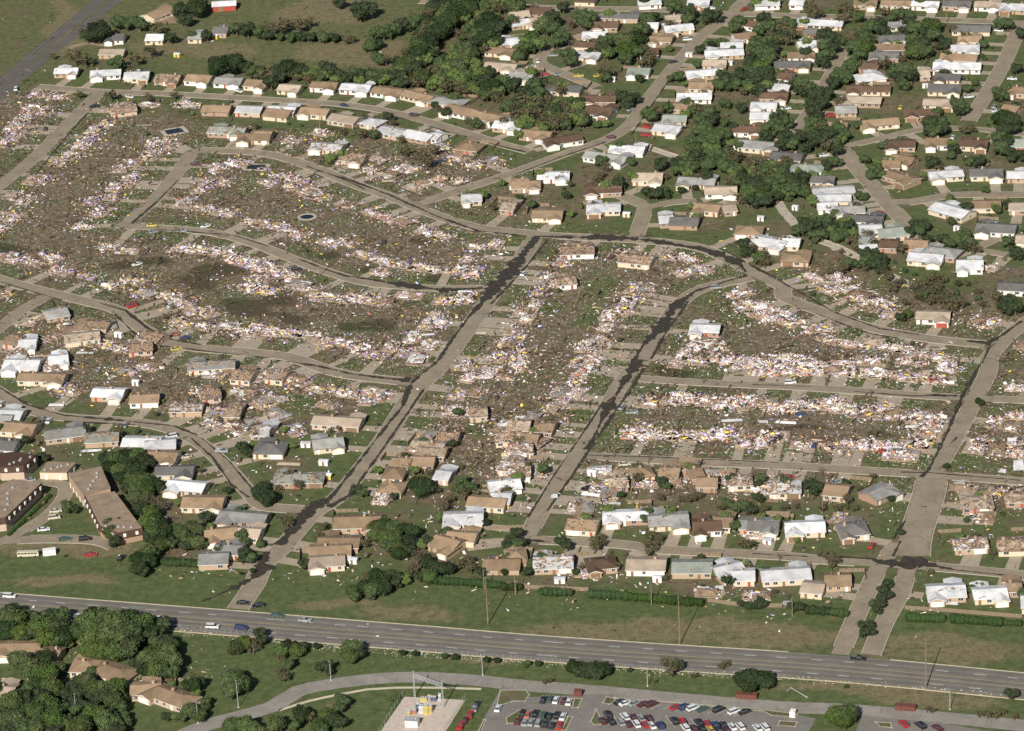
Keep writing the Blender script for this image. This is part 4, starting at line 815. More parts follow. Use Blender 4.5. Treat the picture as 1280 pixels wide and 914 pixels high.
# crowns: tile then x y radius kind (g broad, l light, k dark, s battered, h upright shrub, b bare)
TROWS = [
('trees round the farm', 'round the farm at upper left', '''1 460 140 55k|1 410 160 40k|1 555 95 42g|1 600 100 40g|1 655 98 45g|1 850 38 42k|1 920 30 48k|1 870 85 38k|1 945 10 40k|1 735 125 40s|1 972 162 30k|1 1112 125 40g|1 1165 130 42k|1 1225 145 38g|1 1262 125 36s|1 1030 300 60k|1 1090 290 55k|1 1145 305 42k|1 350 258 48s|1 400 275 42s|1 545 290 45g|1 705 230 42s|1 803 172 34k|1 640 268 38s|1 1195 335 42g|1 1250 340 45s|1 905 160 28g|1 620 320 30s|1 250 260 20s'''),
('trees and scrub on the open field', 'on the open field at top', '''2 480 30 42k|2 530 35 45k|2 490 65 38k|2 390 5 35k|2 75 130 45s|2 130 115 42s|2 200 105 45s|2 250 100 30s|2 20 158 28k|2 60 165 28k|2 110 168 26g|2 160 172 28g|2 210 168 28k|2 260 170 30k|2 315 165 34g|2 365 172 30k|2 425 180 28s|2 455 178 24s|2 600 145 42g|2 645 130 42g|2 695 105 45k|2 745 95 45g|2 790 90 40k|2 560 150 35g|2 535 205 38g|2 575 200 30k|2 575 265 40g|2 610 275 32s|2 835 20 42k|2 880 15 38k'''),
('trees in the left creek belt', 'in the diagonal creek belt, left side', '''2 990 25 50k|2 945 55 52k|2 905 90 50k|2 880 125 52k|2 840 145 48k|2 810 185 52k|2 770 195 48g|2 765 240 46k|2 730 265 44k|2 700 300 46g|2 740 310 46k|2 685 350 42k|2 780 350 46g|2 760 385 38s|2 850 380 45l|2 895 400 42s|2 640 350 42k|2 590 355 36s|2 550 345 42g|2 500 345 40k|2 455 340 38g|2 830 330 40s|2 1000 0 45k|2 700 385 34k'''),
('trees in the right creek belt', 'in the diagonal creek belt, right side', '''2 1105 85 50k|2 1135 125 44k|2 1070 110 48k|2 1085 165 50k|2 1035 160 45g|2 1020 205 45k|2 975 215 44g|2 985 260 48g|2 930 265 44l|2 950 310 50g|2 910 315 45l|2 870 290 40g|2 975 350 40g|2 930 350 38l|2 1060 55 40s|2 1080 20 38g|2 1140 30 38s|2 1130 185 40k|2 1010 115 34s|2 960 150 32s'''),
('trees behind the top left houses', 'behind the first street houses', '''2 160 310 48k|2 215 325 42k|2 100 325 48k|2 50 350 45s|2 15 330 38k|2 70 380 40k|2 335 320 45k|2 375 345 42k|2 300 340 34g|2 410 360 34k|2 265 340 28s|2 1070 375 45k|2 1110 400 48k|2 1160 380 42g|2 1210 400 42k|2 1060 325 38g|2 1270 440 45k|2 1180 495 40g|2 1225 520 36k|2 1100 335 34k|2 1130 455 30s|2 1245 250 28k|2 1275 190 45l|2 1225 18 48l|2 1180 110 28k'''),
('trees in the back gardens behind the first street', 'in the torn gardens below the first street', '''2 700 700 38s|2 760 720 42s|2 800 750 45s|2 840 700 34s|2 620 545 30k|2 640 575 26s|2 500 620 34s|2 550 625 32s|2 860 510 24s|2 1035 575 34g|2 1000 560 26s|2 840 490 20k|2 1170 470 34s|2 1060 585 24s|2 400 615 24s|1 520 440 36s|1 700 455 30s|1 820 440 26s|1 370 440 26s|1 1200 590 22s|2 680 650 26s'''),
('trees round the leafy close', 'round the leafy close at top centre', '''3 242 28 34k|3 22 22 42l|3 325 65 45g|3 365 75 42g|3 345 100 40g|3 148 105 50g|3 190 80 45k|3 185 130 45g|3 90 180 50g|3 70 215 42g|3 130 200 42l|3 232 165 45g|3 210 190 38g|3 265 250 45g|3 275 280 38g|3 440 185 42g|3 425 220 38k|3 455 240 34g|3 420 320 38s|3 455 330 36s|3 535 180 50g|3 580 170 46k|3 545 225 50g|3 590 235 42g|3 530 270 40g|3 610 130 44g|3 640 80 42g|3 665 75 34k|3 630 275 42s|3 650 255 34s|3 765 25 42g|3 830 50 42k|3 830 85 38g|3 930 68 42k|3 960 70 38k|3 1070 90 40g|3 1050 125 36g|3 885 228 28k|3 780 355 32g|3 745 365 22g|3 100 395 45g|3 130 430 42g|3 75 425 34k|3 30 255 34g|3 140 385 34k|3 440 360 32g|3 280 110 26s|3 940 205 20k|3 740 225 18g|3 600 365 26k|3 360 200 20g|3 20 380 26k'''),
('trees below the leafy close', 'in the thicket below the leafy close', '''3 60 475 45s|3 20 490 42s|3 30 540 42s|3 85 530 45s|3 120 480 42s|3 150 525 45s|3 195 520 42k|3 235 500 45s|3 270 530 42s|3 200 575 42s|3 250 560 40s|3 320 560 38l|3 300 530 34g|3 140 575 34s|3 400 580 24g|3 445 575 26l|3 545 465 38k|3 575 455 34k|3 515 445 34k|3 550 490 26k|3 640 520 40g|3 685 515 38s|3 655 545 34g|3 420 750 34g|3 440 780 30s|3 500 860 34k|3 420 815 24s|3 320 470 22k|3 180 400 32s|3 230 420 34s|3 260 400 30s'''),
('trees in the long wooded belt', 'in the long wooded belt at top right', '''3 1185 85 40k|3 1205 120 42g|3 1150 200 42g|3 1190 190 44g|3 1225 220 42k|3 1160 240 42g|3 1210 270 42g|3 1130 285 44k|3 1175 310 46g|3 1120 330 44g|3 1080 350 44k|3 1150 360 44g|3 1200 340 38k|3 1050 390 38g|3 1000 360 38k|3 975 390 36g|3 1020 400 32k|3 1110 390 36g|3 1150 330 34k|3 1000 480 32g|3 1240 180 32g|3 1160 140 34g|3 1090 420 30s|3 1270 160 38k|3 985 340 30g|3 1220 160 34s'''),
('trees in the lower wooded belt', 'in the wooded belt above the right bend', '''3 880 510 42s|3 920 520 42g|3 890 555 42g|3 940 560 40k|3 885 600 44g|3 930 610 42g|3 850 660 40g|3 845 690 38g|3 900 660 44g|3 945 660 42g|3 990 620 36g|3 870 730 44k|3 820 770 44g|3 785 790 42g|3 775 760 34k|3 850 785 40g|3 940 720 44g|3 925 760 42g|3 990 720 44g|3 1000 770 42g|3 1050 730 40s|3 700 765 36k|3 690 785 26k|3 1050 790 44g|3 1030 850 42s|3 1090 850 42s|3 1150 820 45s|3 1200 790 44g|3 1200 850 45g|3 1250 830 42g|3 1180 760 38s|3 1120 760 34s|3 1235 580 40g|3 1265 600 42g|3 1190 605 28g|3 1185 640 22g|3 1240 545 34g|7 1060 20 42g|7 1110 70 46g|7 1160 60 46g|7 1190 110 44k|7 1130 110 40k|7 1220 50 42g|7 1250 90 34k|7 1080 100 36s'''),
('trees along the top right alley', 'along the top right alley', '''4 60 85 36k|4 75 120 34g|4 140 120 40s|4 175 100 42g|4 185 145 42s|4 160 180 38s|4 130 160 34s|4 50 200 40k|4 70 240 42g|4 20 190 40g|4 20 235 42g|4 50 270 38g|4 20 310 42k|4 60 330 42k|4 70 365 38k|4 20 370 42k|4 30 420 38k|4 75 400 28k|4 275 30 42s|4 310 50 38s|4 280 65 34s|4 430 30 42s|4 470 50 42s|4 420 80 38s|4 500 75 34g|4 340 150 40k|4 380 170 42k|4 340 200 40g|4 385 215 38k|4 340 250 38g|4 330 285 38k|4 370 255 30g|4 418 180 32g|4 300 170 20s'''),
('trees beside the column houses', 'between the two right hand house columns', '''4 480 170 46s|4 530 170 46g|4 480 215 44g|4 530 215 46g|4 510 250 38g|4 560 120 42g|4 590 105 44k|4 620 140 38k|4 540 140 34g|4 625 50 38s|4 650 80 34g|4 690 60 38g|4 740 60 34g|4 740 100 36k|4 760 120 44g|4 840 115 46g|4 860 160 42g|4 820 150 40k|4 760 180 44g|4 795 200 50g|4 770 235 46g|4 820 235 40g|4 750 215 34k|4 625 290 44s|4 680 325 44g|4 725 320 46g|4 750 350 38k|4 690 360 40k|4 715 395 34g|4 465 290 36g|4 470 320 28g|4 910 200 34k|4 885 215 24k|4 1090 200 26g|4 1050 385 20g|4 705 270 24s|4 710 140 28k'''),
('trees between the lower alley houses', 'between the lower houses and the alley', '''4 400 355 42g|4 440 360 40g|4 380 385 38k|4 415 330 34g|4 230 385 42g|4 270 405 40g|4 225 420 36k|4 300 440 42k|4 350 430 40k|4 285 480 42k|4 330 480 38k|4 290 525 42k|4 280 570 38g|4 310 560 34k|4 275 610 34g|4 135 550 42k|4 165 570 38g|4 120 585 34k|4 70 590 36g|4 65 630 36k|4 160 640 44k|4 215 640 42k|4 190 670 38g|4 150 665 34k|4 330 640 42k|4 370 630 42k|4 300 660 40k|4 350 675 38s|4 250 690 34k|4 160 750 34s|4 20 770 44s|4 60 800 44g|4 30 830 44g|4 90 840 42s|4 180 830 42k|4 215 860 44k|4 240 825 38k|4 140 800 36g|4 120 880 38g|4 380 755 34g|4 350 770 30k|4 410 760 24g|4 260 640 34k'''),
('trees in the right bend gardens', 'in the gardens of the upper right bend', '''4 532 742 30g|4 580 790 38g|4 560 815 30g|4 610 815 26g|4 965 480 38g|4 995 500 36g|4 975 515 32k|4 840 570 46g|4 880 565 44g|4 860 610 44g|4 895 600 38k|4 835 610 36k|4 870 520 30g|4 1170 105 38g|4 1205 105 36g|4 1275 150 38k|4 1245 318 30k|4 1160 425 34g|4 1180 445 34g|4 1160 455 28k|4 1180 550 46k|4 1220 560 46k|4 1190 600 44k|4 1230 600 36k|4 1160 640 44g|4 1195 660 42k|4 1170 690 42g|4 1210 710 34k|4 950 695 34k|4 935 725 26g|4 1000 600 34s|4 1035 600 28s|4 1260 725 36k|4 1225 740 30k|4 1070 755 34k|4 1025 755 28g|4 850 760 38k|4 880 780 28s|4 830 740 24s|8 505 88 30g|8 525 95 22g|8 770 225 34k|8 810 230 34k|8 790 250 30g|8 900 290 36k|8 930 305 34g|8 1000 270 40g|8 1020 300 42g|8 1000 325 34k|8 1045 330 40s|8 1235 350 34k|8 1250 370 28k|8 1205 300 34g|8 940 210 22g|8 705 335 34s|8 930 100 22g|8 1100 60 20g|8 1155 560 36s|8 1210 580 40k|8 1240 610 42k|8 1200 620 36k|8 1180 600 34k'''),
('trees over the drainage channel', 'over the concrete drainage channel', '''8 10 30 46k|8 50 60 46k|8 90 30 44g|8 60 100 42g|8 110 70 34g|8 150 20 42g|8 190 60 44g|8 200 20 38k|8 240 50 34g|8 220 250 38g|8 260 240 42k|8 300 230 42k|8 340 210 44g|8 370 240 42k|8 330 265 40g|8 290 270 36g|8 405 235 34g|8 430 270 30g|8 470 290 40s|8 490 325 28s|8 360 190 30g|8 250 205 26s|8 560 365 42k|8 600 380 42k|8 575 410 42k|8 540 395 38g|8 530 360 34k|8 450 400 38g|8 430 430 34s|8 490 410 28g|8 610 430 34k|8 170 105 16g|8 30 380 38g|8 60 400 32s|8 390 170 22g'''),
('battered trees below the drainage channel', 'below the drainage channel at right', '''8 850 470 42s|8 810 500 40s|8 870 520 38s|8 760 510 34s|8 900 570 38s|8 940 600 42s|8 990 590 34s|8 840 580 30s|8 780 560 28s|8 700 660 30k|8 735 645 24g|8 660 520 34s|8 700 490 30s|8 420 350 20s|8 1010 500 24s|8 370 440 26s|8 640 470 28s|8 720 590 24s|8 900 480 28s|8 1080 590 24s'''),
('trees in the middle gardens', 'in the gardens north of the middle curve', '''7 640 70 38k|7 680 75 38k|7 710 65 34g|7 725 85 24k|7 800 62 20k|7 862 52 18k|7 255 85 26k|7 400 5 26s|7 510 35 28k|7 500 5 24g|7 1090 310 34k|7 1105 350 36k|7 1130 330 30s|7 1180 360 36s|7 1170 390 28s|7 35 100 24k|7 830 5 24g|7 220 10 24s|3 560 755 26g|3 270 860 24s'''),
('trees among the apartments', 'beside the long brown apartment building', '''9 500 460 38k|9 540 460 44g|9 590 440 46k|9 640 440 44g|9 680 470 44k|9 520 500 38k|9 560 510 42g|9 610 490 46k|9 650 510 42k|9 570 550 40k|9 620 550 44g|9 670 560 44g|9 720 580 42k|9 640 600 42g|9 690 610 44g|9 750 600 34k|9 640 640 40g|9 700 660 40s|9 750 670 42s|9 660 690 40k|9 710 710 44g|9 690 760 42g|9 740 750 42k|9 720 800 42g|9 770 800 44k|9 750 850 40k|9 700 830 34k|9 505 770 38k|9 545 760 36k|9 520 810 38g|9 540 850 34k|9 520 720 30k|9 320 690 34g|9 305 670 22g|9 350 700 24k|9 195 450 28k|9 215 462 22k|9 590 600 30k'''),
('trees inside the lower left bend', 'among houses inside the lower left bend', '''9 830 790 38g|9 860 820 38g|9 900 780 42g|9 930 800 38g|9 965 735 36k|9 900 830 34k|9 1135 820 36g|9 1150 850 30g|9 1140 405 34k|9 1160 430 30k|9 1215 630 32k|9 1240 660 30k|9 800 860 34g|9 870 870 34k|9 1070 610 24k|9 1225 855 18g|9 450 350 16k|9 960 860 28g|10 25 620 42k|10 60 640 38k|10 40 590 34k|10 470 605 32k|10 500 620 28g|10 350 330 16s|10 200 580 34s|10 100 600 22s|10 120 740 34s|10 150 760 30s|10 300 820 32s|10 310 785 28s|10 20 860 24g|10 390 320 20s|9 1110 200 20s|9 730 250 20s|9 1200 350 24s'''),
('trees between the central streets', 'between the lower central streets', '''10 755 570 38k|10 795 580 42k|10 780 610 38k|10 820 605 34k|10 560 780 40g|10 600 775 42k|10 640 785 40g|10 560 820 38g|10 600 825 42g|10 650 830 42g|10 700 795 38k|10 735 800 38k|10 720 840 40k|10 665 870 38g|10 610 870 34g|10 965 560 34g|10 950 600 32g|10 1010 590 32g|10 980 620 30s|10 880 680 40s|10 910 650 28s|10 1080 760 22k|10 1200 840 34k|10 1230 860 34g|10 1180 870 30k|10 650 640 22k|10 850 610 24s|10 960 500 20s|14 450 235 38g|14 465 265 32g|14 510 215 40k|14 540 235 38g|14 560 205 40k|14 600 190 44k|14 600 225 38k|14 560 160 38k|14 640 170 38k|14 660 200 34k|14 540 265 26g|14 520 175 30s|14 700 185 32l|14 720 150 28s|14 770 70 38s|14 760 110 42s|14 800 100 38k|14 850 130 40k|14 820 170 38g|14 900 130 38k|14 950 110 34s|14 1000 90 38s|14 1010 130 34s|14 770 170 34k|14 670 60 38k|14 640 30 34g|14 720 50 34k|14 1170 152 20k|14 1058 152 26k'''),
('battered trees in the right hand blocks', 'in the battered blocks at lower right', '''11 705 570 32k|11 725 590 26g|11 515 630 20k|11 840 640 34s|11 880 630 28s|11 1010 665 32g|11 1050 690 32g|11 1090 680 34g|11 1130 700 30k|11 1165 650 24k|11 980 690 26s|11 1170 700 24s|11 650 820 36s|11 690 830 32s|11 640 860 30s|11 230 850 34k|11 260 870 30k|11 390 850 34s|11 420 830 28s|11 1080 850 34s|11 1110 860 30s|11 20 810 36k|11 40 850 34k|11 700 640 26s|11 800 650 24s|12 270 580 34k|12 310 590 36k|12 290 615 28k|12 20 640 26k|12 60 690 28s|12 150 690 26s|12 200 680 24s|12 400 690 28s|12 450 650 30s|12 500 600 22s|12 660 650 20k|12 330 690 26s|12 480 690 24s|12 1065 190 18k|12 1080 200 16k|12 915 495 18k|12 700 805 20k|12 140 540 18s|12 570 540 22s'''),
('trees along the lowest street', 'along the lowest residential street', '''15 390 30 34s|15 420 10 30s|15 660 30 34s|15 640 60 26s|15 75 150 28k|15 85 125 20g|15 1010 190 30k|15 1035 195 24k|15 1060 190 20s|15 1080 300 24k|15 1110 310 22k|15 1160 300 26k|15 1190 300 22k|15 330 125 24s|15 300 150 18k|15 720 180 20s|15 890 215 18s|16 35 290 26k|16 10 310 22k|16 190 310 30k|16 225 315 26k|16 360 75 34s|16 390 95 32s|16 330 60 26s|16 375 120 24s|16 105 240 22s|16 640 205 28k|16 615 235 30k|16 645 260 26k|16 610 270 28k|16 570 300 26g|16 605 300 30k|16 590 330 26k|16 520 400 26k|16 555 400 28k|16 530 435 30k|16 565 435 24k|16 840 150 20s|16 1130 60 24s'''),
('big trees by the bottom left houses', 'in the wooded bottom left corner', '''13 20 360 60g|13 75 370 60g|13 30 420 56k|13 90 430 50g|13 60 330 44k|13 200 400 62g|13 260 400 60g|13 220 450 58g|13 290 450 54k|13 250 350 40k|13 410 390 64g|13 370 430 50g|13 480 370 62g|13 440 350 42k|13 440 450 60g|13 500 440 60g|13 550 380 64g|13 600 360 60k|13 560 450 60g|13 620 430 60g|13 670 390 58g|13 700 430 46k|13 480 510 58g|13 540 520 58g|13 600 510 54g|13 420 520 50g|13 640 480 44k|13 730 530 54g|13 780 530 54g|13 810 500 44g|13 700 560 48g|13 740 600 52g|13 810 570 48g|13 690 610 42k|13 90 560 56g|13 140 600 52g|13 200 560 52k|13 210 620 60g|13 270 600 44g|13 240 680 56g|13 180 680 40k|13 400 660 50g|13 430 620 34g|13 440 700 50g|13 500 700 50g|13 545 690 52g|13 530 750 50g|13 580 740 34k|13 395 720 34k|13 50 760 60g|13 110 740 50k|13 20 830 56g|13 80 850 56g|13 170 800 58g|13 230 770 56g|13 250 840 58g|13 170 880 52g|13 380 870 56g|13 440 820 54g|13 500 850 56g|13 550 880 42k|13 320 880 38g|13 -20 700 40k'''),
('park trees', 'on the grass above the frontage road', '''13 900 680 44k|13 935 670 36k|13 1090 640 50g|13 1130 670 52g|13 1085 700 48g|13 970 760 30g|13 965 785 24g|13 895 800 40g|13 930 820 38g|13 860 830 30g|13 825 830 24l|13 780 830 26k|13 1110 500 42g|13 1150 480 42g|13 1190 500 40s|13 1230 470 34k|13 1090 870 52g|13 1150 870 50g|13 1200 890 44g|14 15 440 34k|14 110 520 40g|14 150 500 40k|14 190 520 38g|14 120 560 30s|14 150 580 36g|14 225 495 26k|14 130 640 34s|14 110 620 28s|14 300 600 30k|14 335 590 34k|14 345 620 24k|14 435 510 42g|14 460 500 44g|14 440 545 40g|14 480 535 36k|14 285 500 18k|14 310 890 34g|14 210 820 44k|14 250 830 36s|14 180 870 34g|14 90 860 50g|14 330 820 42g|14 360 840 40k|14 300 870 40g|14 395 740 30g|14 415 760 34g|14 390 790 34g|14 400 860 34k|14 655 742 18g|14 640 750 14l'''),
('shrubs and trees beside the highway', 'in the strip beside the highway', '''14 690 530 18k|14 748 535 18k|14 888 547 18k|14 938 551 18k|14 1083 565 18k|14 1133 568 17k|14 1262 590 17g|15 75 580 18g|15 123 582 18k|15 557 613 14k|15 290 595 40k|15 315 620 36k|15 325 590 30k|15 385 610 42k|15 430 605 40k|15 400 635 34k|15 720 570 34s|15 760 580 38s|15 750 615 34s|15 785 590 30k|15 855 638 24s|15 985 590 24s|15 1010 580 22s|15 1090 650 50k|15 1130 650 52k|15 1110 685 44k|15 1190 650 42k|15 1200 680 34k|15 155 665 20s|15 180 660 18s|16 20 650 40k|16 70 650 36k|16 400 820 50g|16 440 810 54g|16 430 845 44g|16 470 830 36k|16 1210 720 30k|16 1235 725 28k|16 825 795 22s|16 850 798 22s|16 445 690 12k|16 1075 815 26s|16 1110 820 26s|16 1150 825 26s|16 1180 805 24s|16 1235 830 24s|15 670 665 16s'''),
('trees on the lower left verge', 'on the lower left verge', '''13 655 80 44k|13 690 60 44g|13 700 95 40k|13 650 130 42k|13 670 145 34k|13 720 65 34k|13 760 20 38g|13 790 10 36k|13 930 10 40g|13 880 5 38g|13 1150 60 34k|13 1180 80 34g|13 1140 90 28k|13 1190 145 14k|13 1137 160 8k|13 830 8 30k'''),
('snapped bare trees', 'standing bare among the rubble', '''5 730 400 26b|5 400 380 26b|6 350 260 24b|6 650 650 26b|6 790 350 24b|11 480 430 26b|11 880 480 30b|12 350 90 30b|12 560 150 22b|12 430 430 22b|12 580 340 26b|11 640 460 24b|11 780 280 22b|11 860 290 22b|11 950 300 20b|8 400 380 26b|8 380 690 20b|8 430 840 26b|11 900 90 20b|5 830 250 22b|5 740 250 22b|7 330 650 26b|7 400 540 26b|7 150 540 20b|10 670 380 20b|10 560 300 24b|10 480 290 20b|10 1090 470 24b|11 250 240 20b|11 120 30 20b|7 240 760 24b|7 130 860 22b|12 730 560 20b|16 350 70 24b|16 165 270 24b|12 170 830 20b|11 870 820 20b|12 330 520 24b|12 1150 640 24b|12 1120 700 22b|16 130 80 22b|9 1220 480 22b|10 1120 100 20b|5 680 350 20b|5 380 440 20b|6 250 620 24b|6 350 520 22b|12 690 290 22b|12 780 320 20b|8 850 540 26b|8 950 560 26b|1 680 570 20b|1 830 580 20b|2 350 860 20b'''),
]
# ------------------------------------------------------------------ put the buildings, rubble and trees in place
def rows(txt): return [e.split() for e in txt.replace('\n', '').split('|') if e.strip()]
WCS = {'white': ['white', 'cream', 'white', 'tan'], 'cream': ['cream', 'cream', 'white', 'tan', 'brick'], 'pink': ['pink', 'cream', 'white', 'brick'], 'tan': ['tan', 'brick', 'cream', 'pink']}
DMGW = {0: '', 1: 'scuffed ', 2: 'holed ', 3: 'torn open '}
def parse(c):
    return c[0], c[1:-1], int(c[-1])
for grp, ph, vert, wc, txt in HROWS:
    es = rows(txt); es = [(float(e[1]), e) for e in es]
    data = []
    for _, e in es:
        t = int(e[0]); x1, y1, x2, y2 = map(float, e[1:5]); data.append((t, x1, y1, x2, y2, e[5], px(t, (x1+x2)/2, (y1+y2)/2)))
    data.sort(key=lambda d: d[6][1] if vert else d[6][0])
    for i, (t, x1, y1, x2, y2, code, _) in enumerate(data):
        c, fl, dm = parse(code); p1 = P(t, x1, y1, 3.0); p2 = P(t, x2, y2, 3.0)
        lab = f"{DMGW[dm]}{ROOFWORD[c]} house, {ordinal(i, len(data), vert)} {ph}"
        house(p1, p2, c, fl.replace('h', '').replace('n', ''), dm, lab, grp, random.choice(WCS[wc]), 'h' in fl or ('L' not in fl and 'R' not in fl and 'x' not in fl and random.random() < .5))
def near_dir(p):
    e = EDGES[:NRES]; dx = e[:, 2]-e[:, 0]; dy = e[:, 3]-e[:, 1]; L2 = dx*dx+dy*dy
    t = np.clip(((p.x-e[:, 0])*dx+(p.y-e[:, 1])*dy)/L2, 0, 1); qx = e[:, 0]+t*dx; qy = e[:, 1]+t*dy; d = np.hypot(p.x-qx, p.y-qy)-e[:, 4]; k = int(d.argmin())
    return d[k], Vector((qx[k], qy[k], 0)), math.atan2(dy[k], dx[k]), e[k, 4]
for grp, ph, vert, kind, s, txt in WROWS:
    data = []
    for e in rows(txt):
        t = int(e[0]); data.append((t, float(e[1]), float(e[2]), px(t, float(e[1]), float(e[2]))))
    data.sort(key=lambda d: d[3][1] if vert else d[3][0])
    for i, (t, x, y, _) in enumerate(data):
        p = P(t, x, y, .5); d, q_, a, hw = near_dir(p); d2 = d
        if d < 6.5:        # keep clear of the carriageway
            v = (p-q_); v.z = 0; p = p+v.normalized()*(6.5-d)
        p.z = 0
        wreck(p, s*random.uniform(.7, 1.02), a if a > -1.6 else a, kind, f"flattened house rubble heap, {ordinal(i, len(data), vert)} {ph}", grp, walls=random.choice((1, 2, 3)), fallen=.6 if (kind == 'B' and px(t, x, y)[1] > 470 and px(t, x, y)[0] < 740) else {'among the broken roofs left of the fourth curve': .95, 'below the fourth curved street': .55, 'in the strip right of the central street': .3, 'in the strip left of the wet street': .25, 'among the lower right houses': .5, 'north of the second curved street': .4, 'under the right hand curved street': .25}.get(ph, .1))
TW = {'g': 'leafy green', 'l': 'light green', 'k': 'dark green', 's': 'thin dusty', 'h': 'upright green', 'b': 'snapped bare'}
ALLR = sorted([float(e[3][:-1])*(1.25 if int(e[0]) > 8 else 1)+(30 if e[3][-1] == 'b' else 0) for _, _, txt in TROWS for e in rows(txt)], reverse=True); CUT = ALLR[285]
REST = []
for grp, ph, txt in TROWS:
    data = []
    for e in rows(txt):
        t = int(e[0]); ent = (t, float(e[1]), float(e[2]), float(e[3][:-1]), e[3][-1], px(t, float(e[1]), float(e[2])))
        X_, Y_ = ent[5]; big = float(e[3][:-1])*(1.25 if t > 8 else 1)+(30 if e[3][-1] == 'b' else 0) > CUT
        (data if big else REST).append(ent)
    data.sort(key=lambda d: d[5][0])
    for i, (t, x, y, r, k, _) in enumerate(data):
        tree(t, x, y, r*1.08, k, f"{TW[k]} {'shrub' if r < 20 else 'tree'}, {ordinal(i, len(data))} {ph}", grp)

BT = []
while len(BT) < 84:
    t_, x_, y_ = 0, random.uniform(5, 1275), random.uniform(120, 700); q_ = gp(x_, y_); c_ = np.array([(h[0].x, h[0].y) for h in HOUSES])
    if inside(np.array([x_]), np.array([y_]), VERGE)[0] or float(street_dist(np.array([q_.x]), np.array([q_.y]), EDGES)[0]) < 3 or np.hypot(c_[:, 0]-q_.x, c_[:, 1]-q_.y).min() < 9: continue
    if inside(np.array([x_]), np.array([y_]), SWATH)[0] or y_ > 560: BT.append((x_, y_, random.uniform(3.8, 6.8)/.2656))
BT.sort()
for i, (x_, y_, r) in enumerate(BT): tree(0, x_, y_, r, 'b', f"stripped brown leafless tree, {ordinal(i, len(BT))} of the trees stripped by wind", 'stripped trees')
REST2 = []
for (t, x, y, r, k, (X_, Y_)) in REST:
    if r*(1.25 if t > 8 else 1)*.2656*mpp(gp(X_, Y_, 4)) < 2.3 and k != 's': REST2.append((t, x, y, r, k, (X_, Y_)))
REST = [e for e in REST if e not in REST2]; REST2.sort(key=lambda d: d[5][0])
for i, (t, x, y, r, k, _) in enumerate(REST2):
    tree(t, x, y, r*1.08, k, f"{TW[k]} round shrub, {ordinal(i, len(REST2))} of the small round shrubs", 'small round shrubs')
FILL = [[(540, -5), (600, -5), (578, 28), (548, 58), (530, 88), (500, 102), (478, 96), (505, 62), (528, 30)], [(618, -5), (590, 28), (562, 58), (550, 92), (572, 104), (598, 92), (602, 62), (622, 30), (632, -5)],
        [(340, 84), (480, 88), (560, 100), (620, 105), (628, 122), (560, 112), (480, 102), (340, 96)], [(640, 118), (728, 122), (735, 150), (700, 160), (650, 158)], [(945, 50), (972, 50), (966, 110), (925, 112), (900, 108), (925, 85)],
        [(865, 135), (900, 135), (925, 190), (935, 228), (900, 225), (840, 215), (845, 205), (868, 180)], [(940, 60), (965, 60), (968, 115), (942, 118)], [(940, 200), (1000, 205), (1010, 240), (945, 248)], [(990, 270), (1060, 275), (1080, 295), (1010, 300)], [(1030, 150), (1060, 160), (1050, 190), (1010, 175)],
        [(1080, 310), (1110, 330), (1115, 345), (1080, 335)], [(1140, 355), (1220, 350), (1230, 375), (1150, 380)]]
FILL += [[(0, 765), (60, 762), (205, 772), (235, 832), (205, 845), (165, 815), (100, 800), (0, 795)], [(0, 850), (60, 845), (150, 862), (160, 914), (0, 914)]]
for poly in FILL:
    xs_, ys_ = [p_[0] for p_ in poly], [p_[1] for p_ in poly]; A_ = (max(xs_)-min(xs_))*(max(ys_)-min(ys_))
    for _ in range(int(A_/(110 if min(ys_) > 700 else 38 if max(xs_) < 740 else 60))):
        x_, y_ = random.uniform(min(xs_), max(xs_)), random.uniform(min(ys_), max(ys_))
        if inside(np.array([x_]), np.array([y_]), poly)[0]: REST.append((0, x_, y_, random.uniform(5, 9.5)/.2656*(1.35 if y_ > 700 else .72 if y_ > 300 else 1), random.choice('ggkllss' if y_ < 300 else 'kkgg' if y_ > 700 else 'sskg'), (x_, y_)))
for cen, ang, gx, hd in HOUSES:
    x_, y_ = proj(cen)
    if (y_ < 320 and x_ > 420) or y_ > 520:
        for _ in range(random.choice((0, 1, 1, 2))):
            a_ = random.uniform(.1, 3.0); q_ = cen+Vector((math.cos(a_)*random.uniform(9, 12), math.sin(a_)*random.uniform(7.5, 10), 0)); u_, v_ = proj(q_)
            if float(street_dist(np.array([q_.x]), np.array([q_.y]), EDGES)[0]) > 3: REST.append((0, u_, v_-4, random.uniform(5, 9)/.2656, random.choice('gkllss'), (u_, v_-4)))
joined_trees(REST)
# ------------------------------------------------------------------ driveways, paths
DRIVE = plain('driveway_concrete', (.34, .29, .225), .14, .3)
drv = []
def driveway(start, tgt, hw, d, w_, i):
    start = start.copy(); start.z = 0; v = (tgt-start); v.z = 0; v.normalize(); n = Vector((-v.y, v.x, 0))*w_/2; a = start; b = tgt-v*(hw-.4)
    mb = MB(); q = [a-n, a+n, b+n*1.15, b-n*1.15]; z = .010+.0033*(i % 23)
    if ((q[1]-q[0]).cross(q[2]-q[0])).z < 0: q = q[::-1]
    mb.hull([(p.x, p.y, -.05) for p in q], [(p.x, p.y, z) for p in q]); struct(mb.build('driveway', DRIVE))
i = 0
for cen, ang, gx, hd in HOUSES:
    loc = cen+Vector((math.cos(ang)*gx, math.sin(ang)*gx, 0)); d, q_, a, hw = near_dir(loc)
    if 3 < d-hd < 26:
        v = (q_-loc).normalized(); driveway(loc+v*(hd*.8), q_, hw, d, 4.6, i); i += 1
